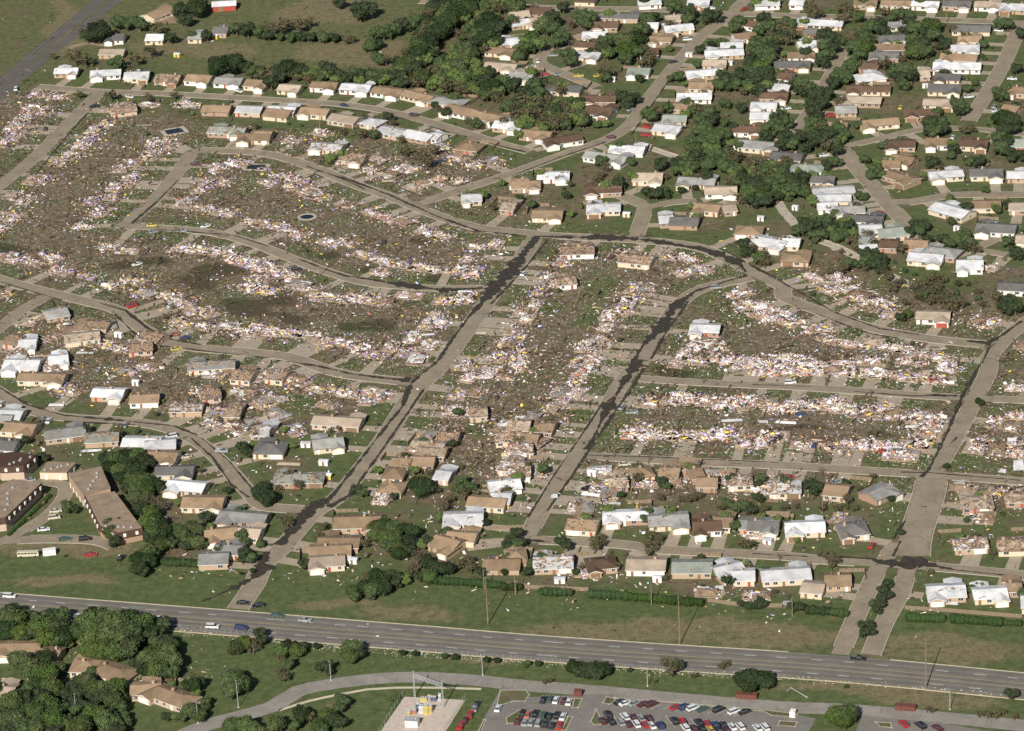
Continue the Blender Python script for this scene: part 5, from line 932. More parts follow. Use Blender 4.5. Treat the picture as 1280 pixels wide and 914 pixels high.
for cen, ang, s in WRECKS:
    off = random.choice((-4.5, 4.5))*s; loc = cen+Vector((math.cos(ang)*off, math.sin(ang)*off, 0)); d, q_, a, hw = near_dir(loc)
    if 7 < d < 24 and random.random() < .72:
        v = (q_-loc).normalized(); driveway(loc+v*random.uniform(3, 6), q_, hw, d, random.uniform(3.0, 6.2), i); i += 1

# ------------------------------------------------------------------ loose debris over the storm track
def track(x, y):
    j = np.clip(np.searchsorted(ys, y)-1, 0, ny-1); k = np.clip(np.searchsorted(xs, x)-1, 0, nx-1); return litter[j, k], dark[j, k]
DIM = np.array([.5, .5, .8, 1, 1.2, 1.3, 1.3, 1, 1, .8, .9, 1, 1, 1, 1])
N = 170000
X = rng.uniform(-290, 290, N); Y = rng.uniform(-260, 520, N); li_, dk_ = track(X, Y)
wc_ = np.array([(c.x, c.y) for c, _, _ in WRECKS]); dens = np.zeros(N)
for i in range(0, N, 8000):
    dd = np.hypot(X[i:i+8000, None]-wc_[:, 0], Y[i:i+8000, None]-wc_[:, 1]); dens[i:i+8000] = np.exp(-(dd.min(1)/8.5)**2)*.8+np.exp(-(dd.min(1)/20.0)**2)*.07
sd = np.concatenate([street_dist(X[i:i+20000], Y[i:i+20000], EDGES[:NRES]) for i in range(0, N, 20000)])
keep = rng.random(N) < (dens*np.clip(li_*1.1+.12, 0, 1)+li_*.05*np.clip(.2+1.6*np.sin(X*.07+np.sin(Y*.09)*2)*np.sin(Y*.08+np.sin(X*.05)), 0, 2)+.002)*np.where(sd < .3, .04, np.where(sd < 5, .35, 1))*(1-.5*dk_)
X, Y, sd = X[keep], Y[keep], sd[keep]; n = len(X); east = X-(Y*.28) > 5
for nm, m_, W_ in (('scattered_debris', ~east, W_A*DIM), ('scattered_debris', east, W_B*DIM)):
    k = m_.sum(); V, Fq, C = rand_pieces(k, np.stack([X[m_], Y[m_], rng.uniform(.05, .5, k)], 1), W_, .6)
    link(nm, piece_mesh(nm, V, Fq, C))['kind'] = 'stuff'
# clutter blown into the yards of the standing houses near the track
hc_ = np.array([(c.x, c.y) for c, _, _, _ in HOUSES]); N = 60000; X = rng.uniform(-290, 290, N); Y = rng.uniform(-270, 200, N)
PX_ = np.array([proj((a, b, 0)) for a, b in zip(X[:1], Y[:1])]); dd = np.concatenate([np.hypot(X[i:i+8000, None]-hc_[:, 0], Y[i:i+8000, None]-hc_[:, 1]).min(1) for i in range(0, N, 8000)])
sd = np.concatenate([street_dist(X[i:i+20000], Y[i:i+20000], EDGES) for i in range(0, N, 20000)]); patch = np.sin(X*.21+np.cos(Y*.13)*2)*np.sin(Y*.17+np.sin(X*.11)*2)
keep = (dd > 5.5) & (rng.random(N) < np.exp(-(dd/22)**2)*np.clip(.25+patch*.5, .06, .8)*np.where(sd < 1, .1, 1)*np.clip((60-Y)/120, .12, 1)); X, Y = X[keep], Y[keep]; k = len(X)
V, Fq, C = rand_pieces(k, np.stack([X, Y, rng.uniform(.05, .4, k)], 1), W_B*np.array([.5, .5, .7, 1, 1.3, 1.6, 2.2, .5, .5, .6, .6, .7, 1, 2, .8]), .62); link('yard_clutter', piece_mesh('yard_clutter', V, Fq, C))['kind'] = 'stuff'
# low scrub and saplings between the lots
N = 5200; X = rng.uniform(-300, 300, N); Y = rng.uniform(-250, 520, N); dd = np.minimum.reduce([np.concatenate([np.hypot(X[i:i+4000, None]-hc_[:, 0], Y[i:i+4000, None]-hc_[:, 1]).min(1) for i in range(0, N, 4000)])])
li_, dk_ = track(X, Y); pr_ = np.array([proj((a, b, 0)) for a, b in zip(X, Y)]); fld = inside(pr_[:, 0], pr_[:, 1], VERGE) | inside(pr_[:, 0], pr_[:, 1], FIELD)
sd = street_dist(X, Y, EDGES); keep = (dd > 7.5) & (sd > 2.5) & ~fld & (rng.random(N) < np.where(li_ > .5, .07, .36)*(.55+.45*np.sin(X*.08)*np.cos(Y*.07)))
SCR = [(float(a), float(b)) for a, b in zip(X[keep], Y[keep])]
Vs, Q, T, off = [], [], [], 0
cols = []
for a, b in SCR:
    r = random.uniform(.7, 2.1); dry_ = random.random() < .45; m_ = 26
    c = np.array([a, b, r*.6]); v = ICO[0]*r*.55*(1+.15*rng.normal(0, 1, (len(ICO[0]), 1)))+c; Vs.append(v); T += [tuple(f+off) for f in ICO[1]]; off += len(v)
    d = rng.normal(0, 1, (m_, 3)); d /= np.linalg.norm(d, axis=1, keepdims=True); d[:, 2] *= .8; v, f = quad_cloud(c+d*r*rng.uniform(.5, 1.1, (m_, 1)), d, rng.uniform(.12, .3, m_)*r**.4); Vs.append(v); Q += [tuple(x+off) for x in f]; off += len(v); cols.append(3 if dry_ else random.choice((0, 2, 2)))
me = bpy.data.meshes.new('scrub'); me.from_pydata(np.concatenate(Vs).tolist(), [], T+Q)
for kk in 'glks': me.materials.append(LEAF[kk])
nt_ = len(ICO[1]); me.polygons.foreach_set('material_index', np.concatenate([np.repeat(cols, nt_), np.repeat(cols, 26)])); me.update(); link('scrub', me)['kind'] = 'stuff'
# broken branches
N = 90000; X = rng.uniform(-290, 290, N); Y = rng.uniform(-260, 520, N); li_, dk_ = track(X, Y)
sd = np.concatenate([street_dist(X[i:i+20000], Y[i:i+20000], EDGES[:NRES]) for i in range(0, N, 20000)])
cl = np.sin(X*.09+np.sin(Y*.05)*2)*np.sin(Y*.06+np.cos(X*.07)*2)
keep = rng.random(N) < (li_*.34*np.clip(.4+cl, .08, 1.2)+.02*(Y > -190))*np.where(sd < .5, .06, 1); X, Y = X[keep], Y[keep]; n = len(X)
col = np.array([(.11, .08, .055), (.16, .12, .08), (.07, .055, .04), (.20, .15, .10), (.07, .08, .03)])[rng.integers(0, 5, n)]
V, Fq, C = pieces(np.stack([X, Y, rng.uniform(.2, .9, n)], 1), np.stack([rng.uniform(1.2, 5, n), rng.uniform(.1, .45, n), rng.uniform(.08, .28, n)], 1), rng.uniform(0, 6.28, n), rng.normal(0, .16, n), rng.normal(0, .5, n), col)
link('broken_branches', piece_mesh('broken_branches', V, Fq, C))['kind'] = 'stuff'
# ------------------------------------------------------------------ cars
PAINTS = {'d': (.022, .018, .020), 'w': (.72, .73, .74), 'r': (.42, .025, .02), 'm': (.10, .018, .022), 's': (.33, .34, .35), 'b': (.03, .05, .13), 'y': (.62, .48, .08), 'g': (.05, .10, .07), 'o': (.45, .15, .08), 'c': (.60, .55, .42)}
PW = {'d': 'black', 'w': 'white', 'r': 'red', 'm': 'maroon', 's': 'silver', 'b': 'dark blue', 'y': 'yellow', 'g': 'dark green', 'o': 'orange red', 'c': 'cream'}
def paint(k):
    def mk():
        t = NT('car_paint', .28, .5); t.b.inputs['Coat Weight'].default_value = .6; co = t.coords(False); f = t.noise(co, 3, 3)
        return t.color(t.ramp(f, [(.3, tuple(x*.82 for x in PAINTS[k])), (.7, PAINTS[k])]))
    return M(('paint', k), mk)
def prism_y(mb, prof, w0, w1=None, mi=0):
    """side outline (x,z) extruded across the car, narrower on top"""
    zs = [z for _, z in prof]; lo, hi = min(zs), max(zs); w1 = w1 or w0
    f = lambda z: (w0+(w1-w0)*(z-lo)/(hi-lo))/2
    mb.hull([(x, -f(z), z) for x, z in prof], [(x, f(z), z) for x, z in prof], mi)
BODY = {'car': [(-2.3, .3), (2.3, .3), (2.32, .62), (2.15, .78), (1.05, .96), (-1.5, .98), (-2.25, .9), (-2.35, .6)],
        'pickup': [(-2.6, .4), (2.5, .4), (2.55, .8), (2.4, .95), (1.2, 1.08), (-.6, 1.08), (-.62, 1.02), (-2.6, 1.02)],
        'van': [(-2.3, .35), (2.3, .35), (2.35, .8), (2.1, 1.0), (1.4, 1.15), (-2.3, 1.15)]}
CAB = {'car': ([(-1.75, .96), (1.1, .94), (.35, 1.36), (-1.15, 1.38)], 1.5, 1.14), 'pickup': ([(-.6, 1.06), (1.15, 1.06), (.65, 1.62), (-.5, 1.64)], 1.6, 1.3), 'van': ([(-2.22, 1.13), (1.5, 1.13), (.8, 1.68), (-2.1, 1.72)], 1.65, 1.4)}
ROOFX = {'car': (-1.12, .3, 1.37, 1.1), 'pickup': (-.48, .6, 1.63, 1.28), 'van': (-2.08, .75, 1.71, 1.38)}
CM = {}
def car_meshes(kind, col):
    if ('w', kind) not in CM:
        b = MB(); b.tube((0, -.11, 0), (0, .11, 0), .33, n=12); b.tube((0, -.13, 0), (0, .13, 0), .17, n=8, mi=1); me = mesh('wheel', b.v, b.f, b.m); me.materials.append(RUBBER); me.materials.append(METAL); CM[('w', kind)] = me
        b = MB(); prof, a, c = CAB[kind]; prism_y(b, prof, a, c); me = mesh('window_glass', b.v, b.f, b.m); me.materials.append(GLASS); CM[('g', kind)] = me
        b = MB(); b.box((0, 0, 0), (.08, .34, .14)); me = mesh('headlight', b.v, b.f, b.m); me.materials.append(TRIM); CM[('h', kind)] = me
    if (kind, col) not in CM:
        b = MB(); prism_y(b, BODY[kind], 1.84, 1.66); x0, x1, z, w_ = ROOFX[kind]; b.box(((x0+x1)/2, 0, z+.02), (x1-x0, w_, .06))
        if kind == 'pickup':
            b.box((-1.6, .8, 1.15), (1.95, .1, .3)); b.box((-1.6, -.8, 1.15), (1.95, .1, .3)); b.box((-2.55, 0, 1.15), (.1, 1.6, .3))
        me = mesh('body', b.v, b.f, b.m); me.materials.append(paint(col)); CM[(kind, col)] = me
    return CM[(kind, col)]
def car(t, x, y, col, head, kind, label, group, cat=None, z=.1):
    p = P(t, x, y, .7); o = thing({'car': 'parked_car', 'pickup': 'pickup_truck', 'van': 'parked_van'}[kind], label, cat or {'car': 'car', 'pickup': 'pickup', 'van': 'van'}[kind], (p.x, p.y, z), R(head+random.uniform(-3, 3)), group); o.scale = (1.08, 1.08, 1.08)
    link('body', car_meshes(kind, col), None, o); link('window_glass', CM[('g', kind)], None, o)
    for sx in (-1.4, 1.42):
        for sy in (-.82, .82): link('wheel', CM[('w', kind)], None, o).location = (sx, sy, .33)
    for sy in (-.6, .6): link('headlight', CM[('h', kind)], None, o).location = (2.32, sy, .68)
    return o
HD, PD = -13.5, 76.0
CARROWS = [
 ('short row by the brown bin', 'in the short row beside the bin', PD, '15 147 755 d car|15 178 752 g car|15 207 757 w car|15 245 760 m car|15 268 765 w car'),
 ('far row of the double bay', 'in the upper row, left parking bay', PD, '15 52 820 d van|15 75 825 o car|15 112 822 d van|15 148 830 g van|15 178 833 d car|15 214 830 d van|15 240 835 w car'),
 ('near row of the double bay', 'in the lower row, left parking bay', PD, '15 28 855 m car|15 62 862 s car|15 90 862 s car|15 125 866 s van|15 157 870 d car|15 190 876 d car|15 226 878 r van'),
 ('left part of the kerbside row', 'left part of the frontage kerb row', 35, '15 508 766 d car|15 535 771 w car|15 578 772 s car|15 618 775 m car|15 655 777 m van'),
 ('right part of the kerbside row', 'right part of the frontage kerb row', 35, '15 770 789 r car|15 812 791 b van|15 852 795 w van|15 896 799 g car|15 972 802 d van|15 1046 811 w van|15 1095 812 d car'),
 ('upper row in the middle bay', 'upper row of the middle parking bay', 108, '15 449 826 d van|15 532 836 w van|15 571 838 m car|15 609 842 s car|15 645 842 m car'),
 ('lower row in the middle bay', 'lower row of the middle parking bay', 108, '15 425 854 m car|15 467 858 d car|15 511 862 s van|15 546 869 m car|15 585 870 w van|15 626 872 r car|15 658 876 w car|15 698 877 b van'),
 ('upper row in the right bay', 'upper row of the right parking bay', 108, '15 762 856 d van|15 799 860 r van|15 878 864 d van|15 918 867 r car|15 958 873 b car|15 995 874 d car|15 1036 882 w car|15 1074 882 w van'),
 ('lower row in the right bay', 'lowest row of the right parking bay', 108, '15 816 888 w van|15 855 889 m car|15 896 892 d car|15 935 896 y car|15 975 897 d car|15 1010 899 m car'),
 ('pair at the lot corner', 'of the pair at the lot corner', 108, '15 1155 888 w car|15 1190 885 w van'),
 ('cars in the right hand lot', 'in the lot at the bottom right', 118, '16 712 870 r van|16 793 877 d van|16 872 887 m car'),
 ('cars along the entrance drive', 'along the drive beside the substation', PD, '14 1040 775 d car|14 1010 825 r van|14 965 878 r pickup|14 1030 795 s car|14 985 850 m car|14 1140 795 w car'),
 ('cars on the highway', 'on the grey highway', HD, '13 45 268 w van|13 215 350 b car|13 375 362 w car|13 1000 412 w van|13 1135 418 b van|13 750 372 c car|13 790 380 s car|14 230 380 s car|14 100 358 g car|16 500 562 d pickup'),
 ('cars at the central street mouth', 'where the central street meets the highway', 20, '13 1145 299 d car|13 1215 311 d car'),
 ('vehicles by the apartment road', 'on the apartment access road', 10, '13 425 72 r car|13 570 87 d car|9 205 797 w car|9 400 843 d van|9 262 710 c car|9 255 742 c van|9 305 842 g car|9 140 565 s car'),
 ('cars on the lower left streets', 'near the lower left street', 20, '9 805 360 w van|9 875 455 c car|9 230 285 w car|9 205 277 s car|9 505 450 w car|9 590 305 s car|9 1045 428 s pickup|9 10 55 w car|9 5 205 w car'),
 ('cars in the left rubble', 'lying among the left hand rubble', 30, '5 620 612 r van|5 820 745 o car|5 672 796 c van|5 830 813 y car|5 875 760 b car|5 645 415 w car|1 920 772 m car|1 440 500 d car|1 212 605 m car|1 75 418 w van|5 968 236 w car|5 725 262 s car|6 190 438 d car|6 600 308 d car|1 40 680 m car|5 855 258 s car|5 715 232 y car'),
 ('cars on the first street', 'on the upper left street', -15, '2 170 436 m car|2 415 495 b car|2 745 541 m car|2 740 540 d car|1 900 385 s car|1 1125 428 w car|2 870 760 b car|2 760 785 s car|1 610 455 w car'),
 ('cars round the leafy close', 'round the leafy close', 30, '3 315 356 y car|3 155 349 r car|3 120 286 w car|3 90 316 w car|3 405 355 y car|3 825 186 w van|3 760 290 d car|3 310 490 w car|3 195 260 s car|3 220 348 s car'),
 ('red vehicles beside the white house', 'by the white house at top centre', -12, '3 635 598 r van|3 630 636 r van|3 1095 40 r car|3 465 645 m car|3 730 500 w car|3 935 38 w car|3 1000 355 w car|3 560 515 s car'),
 ('cars in the top right streets', 'on the top right streets', 10, '4 1150 521 w car|4 945 645 w car|4 372 543 r van|4 1162 143 w car|4 232 325 b car|4 700 505 y car|4 995 370 d car|8 600 172 r car|8 540 182 w car|4 1165 60 d car|4 970 50 w car|4 590 195 w car|4 1020 455 w car|4 660 590 b car|4 650 570 w car|4 1140 500 s car|8 1145 225 w car|4 1225 370 w car|4 160 510 w car|4 340 730 w car'),
 ('cars in the right hand rubble', 'among the lower right rubble', 5, '12 180 106 w van|12 863 96 r car|12 565 872 r car|7 960 525 s van|11 520 222 s car|11 565 245 s car|12 175 550 r car|11 530 490 c car|7 470 380 m car|12 295 400 b car|7 55 458 w car|8 575 575 m car|8 690 500 b car|12 130 365 d car|12 620 430 r car|11 750 535 d car|12 400 575 s car|12 230 255 b car'),
]
for grp, ph, hd, txt in CARROWS:
    es = sorted(rows(txt), key=lambda e: px(int(e[0]), float(e[1]), 0)[0])
    for i, e in enumerate(es):
        k = e[4]; kk = {'car': 'car', 'van': 'minivan', 'pickup': 'pickup'}[k]
        h_ = hd if hd in (HD, PD, 108, 35, 118) else hd+random.choice((0, 0, 180, 60, -30)); lab = f"{PW[e[3]]} {kk}, {ordinal(i, len(es))} vehicle {ph}"
        car(int(e[0]), float(e[1]), float(e[2]), e[3], h_, k, lab, grp)

# yellow bus and service trailer by the apartments
def bus():
    p = P(13, 132, 66, 1.5); o = thing('bus', 'pale yellow bus with dark windows parked beside the grass verge', 'bus', (p.x, p.y, .1), R(-2), None); o.scale = (.78, .78, .78)
    b = MB(); prism_y(b, [(-5.4, .5), (5.4, .5), (5.5, 1.3), (5.2, 2.9), (-5.4, 3.0)], 2.5, 2.35); b.build('body', paint('c'), o)
    for sy in (-1, 1):
        for k in range(6): g = MB(); g.box((-4.4+1.65*k, sy*1.235, 2.2), (1.35, .06, .8)); g.build('window', GLASS, o)
        for sx in (-3.6, 3.7): g = MB(); g.tube((sx, sy*.95, .48), (sx, sy*1.27, .48), .48, n=12); g.build('wheel', RUBBER, o)
    g = MB(); g.box((5.38, 0, 2.1), (.12, 2.0, 1.1)); g.build('windscreen', GLASS, o)
bus()
def trailer(t, x, y, L, mat, name, label, cat, rz=-13, h=2.2, w_=2.4):
    p = P(t, x, y, h*.5); o = thing(name, label, cat, (p.x, p.y, .06), R(rz), None)
    b = MB(); b.box((0, 0, .15+h/2), (L, w_, h)); n = int(L/.7)
    for k in range(n):
        for s in (-1, 1): b.box((-L/2+(k+.5)*L/n, s*(w_/2+.03), .15+h/2), (.22, .06, h*.94))
    b.build('box_body', mat, o); b = MB(); b.box((0, 0, .2+h), (L+.1, w_+.1, .08)); b.build('lid', mat, o)
    for s in (-1, 1): b = MB(); b.box((s*(L/2-.3), 0, .08), (.2, w_*.9, .16)); b.build('skid', TIMBER, o)
RUST = plain('rusty_painted_steel', (.14, .055, .045), .35, 2); BLUEW = plain('sun_faded_blue_tarp', (.25, .38, .50), .2)
trailer(15, 312, 725, 2.9, RUST, 'waste_bin', 'rust brown waste bin on the kerb of the car park', 'bin', -13, 2.0, 2.2)
trailer(15, 1105, 738, 7.4, RUST, 'skip', 'long rust red skip under the round tree by the frontage road', 'skip', -13, 1.7)
trailer(16, 722, 793, 7.2, RUST, 'skip', 'long rust red skip on the frontage road verge at right', 'skip', -13, 1.7)
trailer(13, 232, 62, 5.0, plain('white_box_paint', (.7, .7, .68)), 'cargo_trailer', 'white cargo trailer standing behind the yellow bus', 'trailer', 8, 2.3)
trailer(16, 192, 822, 2.4, plain('white_kiosk_paint', (.74, .73, .70)), 'kiosk', 'small white kiosk on the car park island', 'kiosk', 70, 2.2, 1.8)

# ------------------------------------------------------------------ car park, islands, channel
def poly_sheet(name, pts, z, mat, depth=0.0, top=None):
    q = [P(*p) for p in pts]; mb = MB(); A = sum(a.x*b.y-b.x*a.y for a, b in zip(q, q[1:]+q[:1]))
    if A < 0: q = q[::-1]
    if depth: mb.hull([(p.x, p.y, z-depth) for p in q], [(p.x, p.y, z) for p in q])
    else: mb.poly([(p.x, p.y, z) for p in q])
    return mb.build(name, mat)
def offset_ring(name, pts, z, w_, mat):
    q = [P(*p) for p in pts]; A = sum(a.x*b.y-b.x*a.y for a, b in zip(q, q[1:]+q[:1]))
    if A < 0: q = q[::-1]
    mb = MB(); n = len(q)
    for i in range(n):
        a, b = q[i], q[(i+1) % n]; d = (b-a).normalized(); nn = Vector((d.y, -d.x, 0))*w_
        u = [a-d*w_*.5, b+d*w_*.5, b+d*w_*.5-nn, a-d*w_*.5-nn][::-1]; zz = z+.004*(i % 3)
        if ((u[1]-u[0]).cross(u[2]-u[0])).z < 0: u = u[::-1]
        mb.hull([(p.x, p.y, 0) for p in u], [(p.x, p.y, zz) for p in u])
    return mb.build(name, mat)
TURF = GROUND.data.materials[0]
struct(poly_sheet('car_park', [(14, 1010, 960), (14, 1075, 840), (14, 1160, 690), (15, 60, 745), (15, 300, 735), (15, 420, 728), (15, 560, 752), (15, 1130, 795), (15, 1270, 812), (16, 300, 845), (16, 240, 960), (15, 600, 1040), (14, 1010, 1060)], .07, LOTM))
struct(poly_sheet('car_park', [(16, 520, 830), (16, 640, 842), (16, 900, 868), (16, 1120, 905), (16, 1130, 980), (16, 500, 980), (16, 490, 900)], .074, LOTM))
ISL = [[(14, 1148, 712), (14, 1270, 712), (15, 85, 735), (15, 62, 765), (15, 0, 765), (14, 1205, 768), (14, 1130, 790)], [(15, 292, 750), (15, 332, 752), (15, 312, 795), (15, 282, 795)], [(15, 262, 835), (15, 288, 838), (15, 258, 900), (15, 232, 900)],
       [(15, 398, 800), (15, 425, 855), (15, 420, 874), (15, 385, 876), (15, 368, 860)], [(15, 445, 742), (15, 490, 752), (15, 478, 772), (15, 455, 780), (15, 425, 772)], [(14, 1235, 805), (14, 1270, 810), (14, 1240, 868), (14, 1180, 870), (14, 1175, 845)],
       [(15, 480, 746), (15, 1130, 798), (15, 1270, 815), (16, 215, 822), (16, 205, 842), (16, 90, 832), (15, 1180, 812), (15, 800, 776), (15, 500, 756)], [(16, 130, 856), (16, 215, 862), (16, 205, 885), (16, 120, 880)], [(16, 580, 862), (16, 655, 866), (16, 660, 890), (16, 600, 885)], [(14, 1072, 850), (14, 1085, 853), (14, 1040, 960), (14, 1020, 960)]]
for i, pts in enumerate(ISL):
    struct(poly_sheet('traffic_island', pts, .20+.002*i, TURF, .18)); struct(offset_ring('kerb', pts, .225+.002*i, .35, KERBM))
# bay lines
mb = MB()
for x0, y0, dx, dy, n, ang in ((50, 843, 33, 4, 7, PD), (430, 838, 39, 5, 8, 108), (765, 862, 39, 4, 10, 108), (500, 768, 39, 5, 6, 35), (760, 792, 41, 4, 9, 35)):
    for k in range(n):
        c = P(15, x0+dx*(k-.5), y0+dy*(k-.5)); a = R(ang); mb.box((c.x, c.y, .082), (10.2 if ang != 35 else 5.2, .14, .01), 0, a)
o = mb.build('bay_lines', WHT); o['kind'] = 'structure'
struct(ribbon('pavement', smooth(pl(14, (110, 806), (250, 762), (400, 730), (520, 708), (650, 700), (860, 700), (1060, 706)), 5), 1.5, .05, plain('pale_pavement', (.52, .47, .36), .12, .3)))
CH = plain('channel_concrete', (.40, .36, .29), .2, .3)
def channel(pts, w_):
    p = smooth(pts, 5); nn = normals(p); mb = MB()
    for s in (-1, 1):
        for (a, na), (b, nb) in zip(zip(p[:-1], nn[:-1]), zip(p[1:], nn[1:])):
            u = [a+na*s*w_/2, b+nb*s*w_/2, b+nb*s*(w_/2+.4), a+na*s*(w_/2+.4)]
            if ((u[1]-u[0]).cross(u[2]-u[0])).z < 0: u = u[::-1]
            mb.hull([(v.x, v.y, 0) for v in u], [(v.x, v.y, .45) for v in u])
    o = ribbon('drainage_channel', p, w_, .09, CH); struct(o); struct(mb.build('channel_kerb', CH))
channel(pl(3, (600, 682), (690, 712), (770, 738)), 3.4); channel(pl(8, (115, 112), (150, 170), (205, 232)), 4.0); channel(pl(8, (325, 308), (400, 335), (460, 365), (560, 425), (690, 490), (780, 525), (850, 545)), 4.0)
struct(poly_sheet('farm_yard', [(1, 700, 60), (1, 780, 15), (1, 810, 30), (1, 830, 110), (1, 760, 112), (1, 700, 85)], .02, plain('bare_yard_dirt', (.26, .19, .13), .2, .3)))
struct(ribbon('farm_track', smooth(pl(1, (320, 230), (400, 205), (520, 215), (600, 190)), 5), 4, .02, plain('track_dirt', (.28, .22, .15), .2, .3)))

# ------------------------------------------------------------------ poles and wires
POLES = []
def utility_pole(t, x, y, h, label, rz=-13):
    p = P(t, x, y); o = thing('utility_pole', label, 'utility pole', (p.x, p.y, 0), R(rz), 'utility poles')
    b = MB(); b.tube((0, 0, 0), (0, 0, h), .23, .14, 8); b.build('pole', TIMBER, o)
    b = MB(); b.box((0, 0, h-.8), (.14, 2.6, .16)); b.build('crossarm', TIMBER, o)
    for s in (-1.1, 0, 1.1): b = MB(); b.tube((0, s, h-.7), (0, s, h-.4), .07); b.build('insulator', METAL, o)
    POLES.append(Vector((p.x, p.y, h-.4))); return o
utility_pole(14, 1092, 402, 20, 'tall thin utility pole on the verge below the wooded gardens'); utility_pole(15, 790, 497, 20, 'tall thin utility pole on the highway kerb, right of the verge centre')
utility_pole(14, 1222, 263, 8.5, 'short utility pole at the left end of the clipped hedge'); utility_pole(15, 657, 313, 9, 'short utility pole in front of the middle of the hedge'); utility_pole(14, 1075, 238, 8.5, 'short utility pole between the wooded gardens and the hedge')
utility_pole(16, 818, 705, 20, 'thin utility pole on the south side of the highway at right'); utility_pole(16, 190, 362, 8, 'leaning utility pole by the torn garden right of the hedge'); utility_pole(10, 90, 668, 8, 'utility pole by the lower end of the central street'); utility_pole(3, 585, 700, 8, 'utility pole by the drainage channel near the close'); utility_pole(4, 915, 110, 8.5, 'utility pole on the top edge street')
for i, (t, x, y, ln) in enumerate(sorted(((11, 700, 268, 4), (11, 940, 262, 14), (11, 1180, 275, 0), (12, 200, 268, 8), (12, 460, 300, 26), (12, 680, 305, 3), (7, 300, 600, 18), (7, 420, 430, 5), (5, 640, 400, 9), (5, 1000, 420, 30), (6, 300, 470, 6), (2, 300, 600, 4), (2, 620, 690, 22), (11, 560, 620, 6), (11, 950, 650, 12), (12, 330, 720, 3)), key=lambda e: px(e[0], e[1], e[2])[0])):
    up = utility_pole(t, x, y, 8.2, f"{'leaning' if ln > 7 else 'upright'} wooden pole in the rubble, {ordinal(i, 16)} of the garden line poles", random.uniform(60, 90)); POLES.pop()
    up.rotation_euler.x = R(ln); up['group'] = 'garden line poles'
WIRE = plain('wire', (.08, .08, .08), .1)
def wire(a, b, label):
    mb = MB(); n = 10; pr = None
    for k in range(n+1):
        u = k/n; q = a.lerp(b, u); q = Vector((q.x, q.y, q.z-1.4*4*u*(1-u)))
        if pr is not None: mb.tube(pr, q, .035, n=4)
        pr = q
    tag(mb.build('power_line', WIRE), label, 'power line', 'power lines')
wire(POLES[2], POLES[3], 'thin power line over the left half of the clipped hedge'); wire(POLES[4], POLES[2], 'thin power line between the two poles left of the hedge'); wire(POLES[3], P(15, 1270, 350, 8), 'thin power line over the right half of the clipped hedge'); wire(POLES[0], POLES[1], 'thin high power line along the highway verge')
def light_pole(t, x, y, h, rz, label, lean=0):
    p = P(t, x, y); o = thing('light_pole', label, 'light pole', (p.x, p.y, 0), R(rz), 'light poles'); o.rotation_euler.y = R(lean)
    b = MB(); b.box((0, 0, .2), (.6, .6, .4)); b.build('base', CONC, o); b = MB(); b.tube((0, 0, .3), (0, 0, h), .16, .11, 8); b.build('pole', METAL, o)
    b = MB(); b.tube((0, 0, h-.1), (1.5, 0, h+.1), .06); b.build('arm', METAL, o); b = MB(); b.box((1.7, 0, h+.1), (.8, .35, .16)); b.build('lamp_head', METAL, o)
light_pole(14, 353, 666, 7, 100, 'white light pole beside the bend of the frontage road'); light_pole(14, 1067, 640, 7.5, 100, 'white light pole above the car park entrance drive'); light_pole(15, 638, 692, 7.5, 170, 'white light pole above the middle of the car park')
light_pole(16, 931, 802, 8, 170, 'white light pole between the two skips and the right margin'); light_pole(16, 260, 745, 7, 160, 'bent white light pole leaning over the right hand verge', 62); light_pole(13, 1122, 792, 10, 100, 'tall grey light pole in front of the round park tree')
light_pole(13, 360, 832, 8, 100, 'pale light pole by the driveway in the wooded corner'); light_pole(13, 933, 868, 8, 100, 'pale light pole beside the shrubs at the frontage road start')

# ------------------------------------------------------------------ substation
sub = [(14, 700, 742), (14, 985, 758), (14, 880, 925), (14, 570, 925)]
struct(poly_sheet('gravel_yard', sub, .06, plain('pale_gravel', (.50, .43, .37), .16, .6)))
ga, gb = P(14, 748, 746), P(14, 882, 792); gv = (gb-ga); gang = math.atan2(gv.y, gv.x); GL = gv.length
o = thing('gantry', 'grey steel gantry of two masts and a lattice beam over the substation', 'gantry', ga, gang)
for sx in (0, GL):
    b = MB()
    for k in range(2): b.tube((sx-.3+.6*k, 0, 0), (sx-.12+.24*k, 0, 11), .14, .1)
    for k in range(9): b.tube((sx-.3+.02*k, 0, .6+1.15*k), (sx+.3-.02*k, 0, 1.2+1.15*k), .05)
    b.build('mast', METAL, o)
b = MB()
for zz in (8.6, 9.6): b.tube((0, -.3, zz), (GL, -.3, zz), .1); b.tube((0, .3, zz), (GL, .3, zz), .1)
for k in range(14): b.tube((GL*k/14, -.3, 8.6 if k % 2 else 9.6), (GL*(k+1)/14, -.3, 9.6 if k % 2 else 8.6), .05)
b.build('lattice_beam', METAL, o)
for k in range(3): b = MB(); b.tube((GL*(.2+.3*k), 0, 8.5), (GL*(.2+.3*k), 0, 7.6), .12); b.build('insulator', METAL, o)
